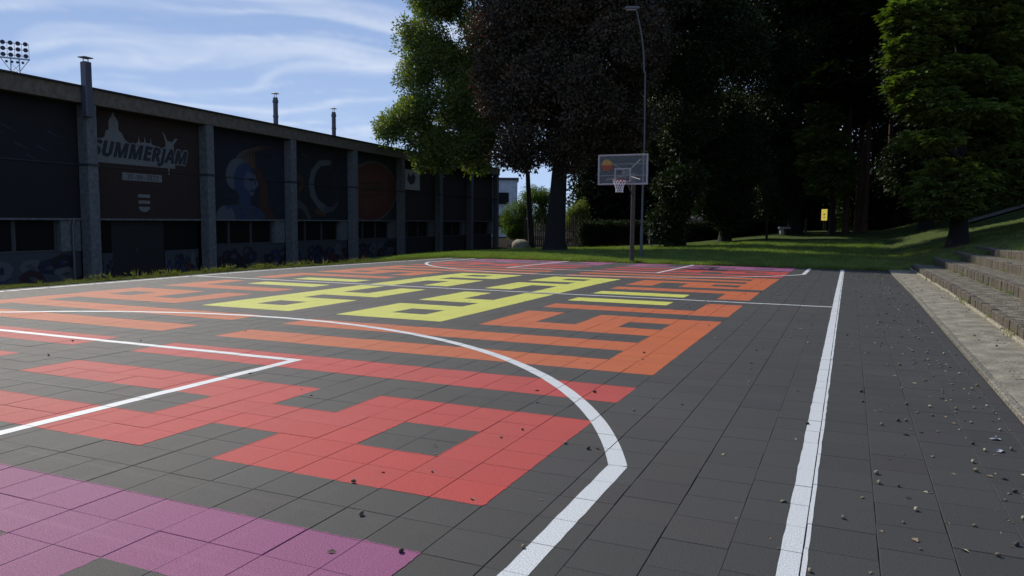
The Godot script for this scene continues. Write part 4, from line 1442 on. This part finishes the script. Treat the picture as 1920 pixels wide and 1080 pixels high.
# ---------------------------------------------------------------- basketball hoop
func make_hoop() -> void:
	var z0 := -13.95
	var y0 := fall(z0)
	var h := base("basketball_hoop", Vector3(0.03, y0, z0))
	tag(h, "basketball hoop with clear framed backboard on a brown steel pole", "basketball hoop")
	var b := Build.new()
	b.tube([Vector3(0, -0.1, 0), Vector3(0, 3.35, 0)], [0.085, 0.08], 14)
	b.tube([Vector3(0, -0.02, 0), Vector3(0, 0.02, 0)], [0.2, 0.2], 14)
	put(b, "pole", mat(lin(0.11, 0.085, 0.07), 0.7, grain(0.05, 0.5, 1.0, 191), 2.0), h)
	b = Build.new()
	b.box(Vector3(0, 3.25, 0.72), Vector3(0.1, 0.12, 1.36), Basis.IDENTITY, 0.01)
	b.tube([Vector3(0, 2.5, 0.05), Vector3(0, 3.15, 1.25)], [0.035, 0.035], 8)
	for s in [-1.0, 1.0]:
		b.tube([Vector3(0, 3.3, 0.9), Vector3(s * 0.62, 3.72, 1.42)], [0.025, 0.025], 8)
		b.tube([Vector3(0, 3.2, 0.9), Vector3(s * 0.62, 3.02, 1.42)], [0.025, 0.025], 8)
	put(b, "arm", M.steel, h)
	var bz := 1.5
	var lo := 2.84
	var hi := 3.91
	var md := (lo + hi) / 2
	var pane := StandardMaterial3D.new()
	pane.transparency = BaseMaterial3D.TRANSPARENCY_ALPHA
	pane.albedo_color = Color(0.42, 0.45, 0.48, 0.09)
	pane.roughness = 0.04
	b = Build.new()
	b.quad(Vector3(-0.86, lo + 0.04, bz), Vector3(-0.86, hi - 0.04, bz), Vector3(0.86, hi - 0.04, bz), Vector3(0.86, lo + 0.04, bz))
	var board := put(b, "backboard", pane, h)
	b = Build.new()
	var fm := mat(lin(0.58, 0.53, 0.53), 0.7, grain(0.06, 0.6, 1.0, 195), 2.0)
	for s in [-1.0, 1.0]:
		b.box(Vector3(s * 0.88, md, bz), Vector3(0.055, hi - lo, 0.05), Basis.IDENTITY, 0.006)
		b.box(Vector3(0, md + s * (hi - lo - 0.055) / 2, bz), Vector3(1.705, 0.055, 0.048), Basis.IDENTITY, 0.006)
	put(b, "frame", fm, board)
	b = Build.new()
	for s in [-1.0, 1.0]:
		b.box(Vector3(s * 0.275, lo + 0.34, bz + 0.010), Vector3(0.05, 0.45, 0.006))
		b.box(Vector3(0, lo + 0.34 + s * 0.225, bz + 0.0105), Vector3(0.6, 0.05, 0.007))
	put(b, "target_square", fm, board)
	b = Build.new()
	for y in [md + 0.2, md - 0.2]:
		b.box(Vector3(0.0, y, bz - 0.03), Vector3(1.7, 0.03, 0.03))
	put(b, "stiffener", M.steel, board)
	# round ball print near the upper corner
	b = Build.new()
	for k in 32:
		var a0 := TAU * k / 32
		var a1 := TAU * (k + 1) / 32
		var cc := Vector3(-0.57, md + 0.16, bz + 0.011)
		var up0 := clampf(0.5 + 0.5 * sin((a0 + a1) / 2), 0, 1)
		b.color = Color(0.30, 0.06, 0.025).lerp(Color(0.42, 0.26, 0.05), smoothstep(0.35, 0.75, up0))
		b.tri(cc, cc + Vector3(cos(a1), sin(a1), 0) * 0.19, cc + Vector3(cos(a0), sin(a0), 0) * 0.19)
	var dm := mat(Color.WHITE, 0.6, null, 1.0, null, true)
	put(b, "ball_print", dm, board)
	b = Build.new()
	var pts := []
	for k in 33:
		var a := TAU * k / 32
		pts.append(Vector3(-0.57 + cos(a) * 0.2, md + 0.16 + sin(a) * 0.2, bz + 0.014))
	var rr := []
	for k in 33: rr.append(0.008)
	b.tube(pts, rr, 5, false)
	for q in [[Vector3(-0.76, md + 0.16, 0), Vector3(-0.38, md + 0.16, 0)], [Vector3(-0.57, md - 0.03, 0), Vector3(-0.57, md + 0.35, 0)]]:
		b.tube([q[0] + Vector3(0, 0, bz + 0.014), q[1] + Vector3(0, 0, bz + 0.014)], [0.006, 0.006], 5)
	put(b, "print_outline", mat(lin(0.3, 0.13, 0.05), 0.7), board)
	# rim
	var rc := Vector3(0, lo + 0.15, bz + 0.39)
	pts = []
	rr = []
	for k in 41:
		var a := TAU * k / 40
		pts.append(rc + Vector3(cos(a), 0, sin(a)) * 0.235)
		rr.append(0.011)
	b = Build.new()
	b.tube(pts, rr, 8, false)
	b.box(Vector3(0, rc.y - 0.03, bz + 0.06), Vector3(0.16, 0.14, 0.1), Basis.IDENTITY, 0.01)
	for s in [-1.0, 1.0]:
		b.tube([Vector3(s * 0.07, rc.y - 0.05, bz + 0.1), rc + Vector3(s * 0.19, -0.01, -0.12)], [0.012, 0.012], 6)
	var rim := put(b, "rim", mat(lin(0.35, 0.045, 0.03), 0.5), h)
	# net of knotted cord
	b = Build.new()
	var n := 12
	var rows := [[0.0, 0.232], [0.09, 0.205], [0.18, 0.165], [0.27, 0.135], [0.36, 0.125], [0.43, 0.13]]
	for i in rows.size() - 1:
		for k in n:
			for s in [-0.5, 0.5]:
				var a0 := TAU * (k + 0.5 * (i % 2)) / n
				var a1: float = a0 + TAU * s / n
				b.tube([rc + Vector3(cos(a0) * rows[i][1], -rows[i][0], sin(a0) * rows[i][1]), rc + Vector3(cos(a1) * rows[i + 1][1], -rows[i + 1][0], sin(a1) * rows[i + 1][1])], [0.009, 0.009], 4)
	put(b, "net", mat(lin(0.8, 0.8, 0.77), 0.9), rim)

func make_lamp_post() -> void:
	var p := Vector3(-0.75, 0, -18.4)
	p.y = ground_y(p.x, p.z)
	var l := base("lamp_post", p)
	tag(l, "tall thin grey lamp post with a curved arm behind the hoop", "lamp post")
	var b := Build.new()
	b.tube([Vector3(0, -0.1, 0), Vector3(0, 1.3, 0), Vector3(0, 1.32, 0), Vector3(0.02, 4.5, 0), Vector3(0.04, 4.52, 0), Vector3(0.0, 7.9, 0)], [0.07, 0.07, 0.05, 0.045, 0.04, 0.035], 10)
	put(b, "pole", M.galv, l)
	var side := Vector3(-0.914, 0, 0.405)
	b = Build.new()
	var pts := []
	var rr := []
	for k in 9:
		var t := k / 8.0
		pts.append(Vector3(0, 7.85 + 2.6 * t, 0) + side * (0.05 + 0.40 * t * t))
		rr.append(lerpf(0.045, 0.03, t))
	b.tube(pts, rr, 8)
	put(b, "arm", M.galv, l)
	b = Build.new()
	b.box(pts[-1] + side * 0.16 + Vector3(0, 0.06, 0), Vector3(0.62, 0.13, 0.22), Basis(side, Vector3.UP, side.cross(Vector3.UP)), 0.03)
	var hd := put(b, "lamp_head", M.steel, l)
	b = Build.new()
	b.box(pts[-1] + side * 0.2 + Vector3(0, -0.02, 0), Vector3(0.42, 0.04, 0.16), Basis(side, Vector3.UP, side.cross(Vector3.UP)), 0.01)
	put(b, "lens", M.white, hd)

# stadium floodlight mast far behind the hall
func make_mast() -> void:
	var m := base("floodlight_mast", Vector3(-144.7, -1.0, -86.3))
	tag(m, "stadium floodlight mast with rows of round lamps above the hall's roof", "floodlight mast")
	# the lamp bank faces the viewer's side at an angle
	var rt := Vector3(0.55, 0, -0.835).normalized()
	var fw := Vector3(0.835, 0, 0.55).normalized()
	var ba := Basis(rt, Vector3.UP, fw)
	var mat_l := mat(lin(0.45, 0.47, 0.52), 0.5, null, 1.0, null, false, 0.3)
	var low := 32.8          # height of the lowest lamp row
	var sp := 1.15
	var head := 33.4         # where the lattice ends under the lamp frame
	var b := Build.new()
	for s in [[-0.7, -0.5], [0.7, -0.5], [0.7, 0.5], [-0.7, 0.5]]:
		b.tube([ba * Vector3(s[0] * 1.7, 0, s[1] * 1.7), ba * Vector3(s[0], head, s[1])], [0.16, 0.10], 6)
	var y := 1.0
	while y < head - 1.5:
		var k0 := lerpf(1.7, 1.0, y / head)
		for q in [[-0.7, -0.5, 0.7, -0.5], [0.7, -0.5, 0.7, 0.5], [0.7, 0.5, -0.7, 0.5], [-0.7, 0.5, -0.7, -0.5]]:
			b.tube([ba * Vector3(q[0] * k0, y, q[1] * k0), ba * Vector3(q[2] * k0, y + 1.5, q[3] * k0)], [0.05, 0.05], 4)
			b.tube([ba * Vector3(q[0] * k0, y, q[1] * k0), ba * Vector3(q[2] * k0, y, q[3] * k0)], [0.05, 0.05], 4)
		y += 1.5
	put(b, "lattice_mast", mat_l, m)
	b = Build.new()
	for r in range(1, 4):
		b.box(ba * Vector3(0, low + 0.2 + r * sp, 0.3), Vector3(4.9, 0.08, 0.12), ba)
	for s in [-2.4, -1.2, 0.0, 1.2, 2.4]:
		b.box(ba * Vector3(s, low + 2.3, 0.26), Vector3(0.07, 3.0, 0.1), ba)
	for s in [-1.0, 1.0]:
		b.tube([ba * Vector3(s * 2.45, low + 0.75, 0.3), ba * Vector3(s * 0.75, low - 1.7, 0.3)], [0.07, 0.07], 5)
	b.box(ba * Vector3(0, low + 0.72, 0.5), Vector3(5.0, 0.2, 0.7), ba)
	put(b, "frame", mat_l, m)
	var lamp := Build.new()
	lamp.tube([Vector3(0, 0, -0.35), Vector3(0, 0, -0.1), Vector3(0, 0, 0.3)], [0.16, 0.36, 0.43], 14)
	var lm := lamp.done()
	var dark := mat(lin(0.05, 0.055, 0.09), 0.5)
	for r in 4:
		for k in 4:
			var o := mi("lamp", lm, dark, m)
			var sc := 1.0 if r > 0 else 0.6
			var px := -1.9 + k * 1.25 if r > 0 else -1.4 + k * 0.9
			o.transform = Transform3D(ba * Basis(Vector3(1, 0, 0), 0.25).scaled(Vector3.ONE * sc), ba * Vector3(px, low + r * sp + (0.2 if r > 0 else 0.0), 0.62))

# ---------------------------------------------------------------- grass and litter
func make_grass() -> void:
	var r := RandomNumberGenerator.new()
	r.seed = 101
	var b := Build.new()
	for k in 16:
		var a := r.randf() * TAU
		var p := Vector3(r.randfn(), 0, r.randfn()) * 0.09
		var hgt := r.randf_range(0.04, 0.11)
		var d := Vector3(cos(a), 0, sin(a))
		var s := d.cross(Vector3.UP) * 0.006
		var t := r.randf_range(0.7, 1.25)
		b.color = Color(t, t, t)
		b.tri(p - s, p + d * hgt * 0.5 + Vector3(0, hgt, 0), p + s)
	var tuft := b.done()
	var tones := [Color(0.20, 0.31, 0.085), Color(0.18, 0.28, 0.08), Color(0.24, 0.32, 0.10), Color(0.28, 0.29, 0.12)]
	var dry := [Color(0.28, 0.245, 0.12), Color(0.22, 0.21, 0.10), Color(0.18, 0.20, 0.07)]
	var olive := [Color(0.15, 0.15, 0.065), Color(0.13, 0.14, 0.055), Color(0.19, 0.17, 0.085)]
	var xf := []
	var cols := []
	var add := func(x: float, z: float, s: float, set_: Array) -> void:
		var y := ground_y(x, z)
		xf.append(Transform3D(Basis(Vector3.UP, r.randf() * TAU).scaled(Vector3(s, s * r.randf_range(0.7, 1.3), s)), Vector3(x, y - 0.005, z)))
		var c: Color = set_[r.randi() % set_.size()]
		var t := 1.0 + 0.45 * noise.get_noise_2d(x * 30.0, z * 30.0)
		cols.append(Color(c.r * t, c.g * t, c.b * t))
	for k in 5000:      # strip along the far side line
		add.call(-7.78 - absf(r.randfn()) * 1.0, r.randf_range(-16.0, 9.0), r.randf_range(0.2, 0.6), olive)
	for k in 26000:     # lawn behind the court
		var z := -13.9 - pow(r.randf(), 1.5) * 17.0
		add.call(r.randf_range(-15.0, 9.0), z, r.randf_range(0.8, 1.5), tones)
	for k in 5000:      # rough edge of the lawn
		add.call(r.randf_range(-8.0, 8.9), -13.84 - absf(r.randfn()) * 0.35, r.randf_range(0.7, 1.5), dry + tones)
	for k in 16000:     # bank
		add.call(12.2 + r.randf() * 9.0, r.randf_range(-24.0, 4.0), r.randf_range(0.8, 1.5), tones + dry)
	for k in 7000:
		var z := -14.6 - r.randf() * 9.0
		add.call(8.8 + r.randf() * 4.0, z, r.randf_range(0.8, 1.4), dry + tones)
	var o := scatter(self, "grass", tuft, xf, cols, M.blade)
	tag(o, "short grass round the court and on the bank", "grass", "", "stuff")
	# weeds: taller stalks at the far kerb and in the step corners
	b = Build.new()
	for k in 14:
		var a := r.randf() * TAU
		var p := Vector3(r.randfn(), 0, r.randfn()) * 0.05
		var hgt := r.randf_range(0.10, 0.28)
		var d := Vector3(cos(a), 0, sin(a))
		var s := d.cross(Vector3.UP) * 0.012
		b.tri(p - s, p + d * hgt * 0.4 + Vector3(0, hgt, 0), p + s)
		b.tri(p + d * hgt * 0.15 + Vector3(0, hgt * 0.5, 0), p + d * hgt * 0.6 + Vector3(0, hgt * 0.7, 0), p + d * hgt * 0.3 + Vector3(0.02, hgt * 0.5, 0))
	var weed := b.done()
	xf = []
	cols = []
	for k in 70:
		var x := -7.85 - absf(r.randfn()) * 0.25
		var z := r.randf_range(-9.0, 6.0)
		xf.append(Transform3D(Basis(Vector3.UP, r.randf() * TAU).scaled(Vector3.ONE * r.randf_range(0.4, 1.0)), Vector3(x, ground_y(x, z), z)))
		cols.append(olive[r.randi() % 3])
	for k in 110:
		var st := 1 + r.randi() % 4
		var z := r.randf_range(-13.0, 3.0)
		if noise.get_noise_2d(z * 30.0, st * 70.0) < 0.05: continue
		var x: float = 8.68 + st * 0.74 - 0.02 - absf(r.randfn()) * 0.02
		var y: float = [0.03, 0.185, 0.365, 0.56, 0.75][st - 1] + fall(z)
		xf.append(Transform3D(Basis(Vector3.UP, r.randf() * TAU).scaled(Vector3.ONE * r.randf_range(0.25, 0.6)), Vector3(x, y, z)))
		cols.append(dry[r.randi() % 3] if r.randf() < 0.6 else tones[r.randi() % 4])
	var w := scatter(self, "weeds", weed, xf, cols, M.blade)
	tag(w, "tufts of weeds along the court edge and in the step corners", "weeds", "", "stuff")

func make_litter() -> void:
	var r := RandomNumberGenerator.new()
	r.seed = 131
	# beech husks and crumbs of dry leaf lying thickest along the lowest step
	var b := Build.new()
	b.color = Color.WHITE
	b.tube([Vector3(-0.012, 0.008, 0), Vector3(-0.005, 0.011, 0), Vector3(0.006, 0.011, 0), Vector3(0.014, 0.008, 0)], [0.003, 0.0085, 0.009, 0.002], 7)
	var husk := b.done()
	b = Build.new()
	b.tri(Vector3(-0.02, 0.004, 0), Vector3(0, 0.012, 0.012), Vector3(0.022, 0.003, 0.002))
	b.tri(Vector3(-0.02, 0.004, 0), Vector3(0.022, 0.003, 0.002), Vector3(0.002, 0.006, -0.012))
	var crumb := b.done()
	var tones := [Color(0.20, 0.17, 0.11), Color(0.12, 0.09, 0.06), Color(0.05, 0.035, 0.025), Color(0.30, 0.26, 0.18), Color(0.16, 0.12, 0.07)]
	for q in 2:
		var xf := []
		var cols := []
		for k in [420, 620][q]:
			var x := 8.6 - absf(r.randfn()) * 0.55
			var z := r.randf_range(-13.0, 12.0)
			var roll := r.randf()
			if roll < 0.22: x = r.randf_range(5.0, 8.6)
			elif roll < 0.30: x = r.randf_range(-2.0, 7.0)
			elif roll < 0.45: x = 8.75 + r.randf() * 0.6
			if x > 8.64 and x < 8.76: x += 0.14
			var y := (fall(z) - 0.0015) if x < 8.66 else (fall(z) + 0.045)
			xf.append(Transform3D(Basis(Vector3.UP, r.randf() * TAU).scaled(Vector3.ONE * r.randf_range(0.55, 1.25)), Vector3(x, y, z)))
			cols.append(tones[r.randi() % 5])
		var m := mat(Color.WHITE, 0.85, null, 1.0, null, true)
		m.cull_mode = BaseMaterial3D.CULL_DISABLED
		var o := scatter(self, ["beech_husks", "leaf_crumbs"][q], [husk, crumb][q], xf, cols, m)
		tag(o, ["small brown beech husks strewn near the lowest step", "crumbs of dry leaf strewn over the black slabs"][q], "litter", "", "stuff")
	# scraps of paper by the step
	for i in 2:
		var p: Vector3 = [Vector3(8.42, 0.004, 8.15), Vector3(8.40, 0.004, 8.45)][i]
		b = Build.new()
		var c := [Vector3(-0.035, 0, -0.012), Vector3(-0.01, 0.012, -0.018), Vector3(0.035, 0.004, -0.010), Vector3(0.03, 0.0, 0.014), Vector3(0.0, 0.010, 0.018), Vector3(-0.03, 0.003, 0.012)]
		for k in 4: b.tri(c[0], c[k + 1], c[k + 2])
		for k in 4: b.tri(c[0] - Vector3(0, 0.001, 0), c[k + 2] - Vector3(0, 0.001, 0), c[k + 1] - Vector3(0, 0.001, 0))
		var o := put(b, "paper_scrap", M.white, self)
		o.position = p
		o.rotation.y = [0.3, 1.2][i]
		tag(o, ["pale crumpled paper scrap on the slabs beside the lowest step", "second paper scrap, nearer to the camera, beside the lowest step"][i], "paper scrap")
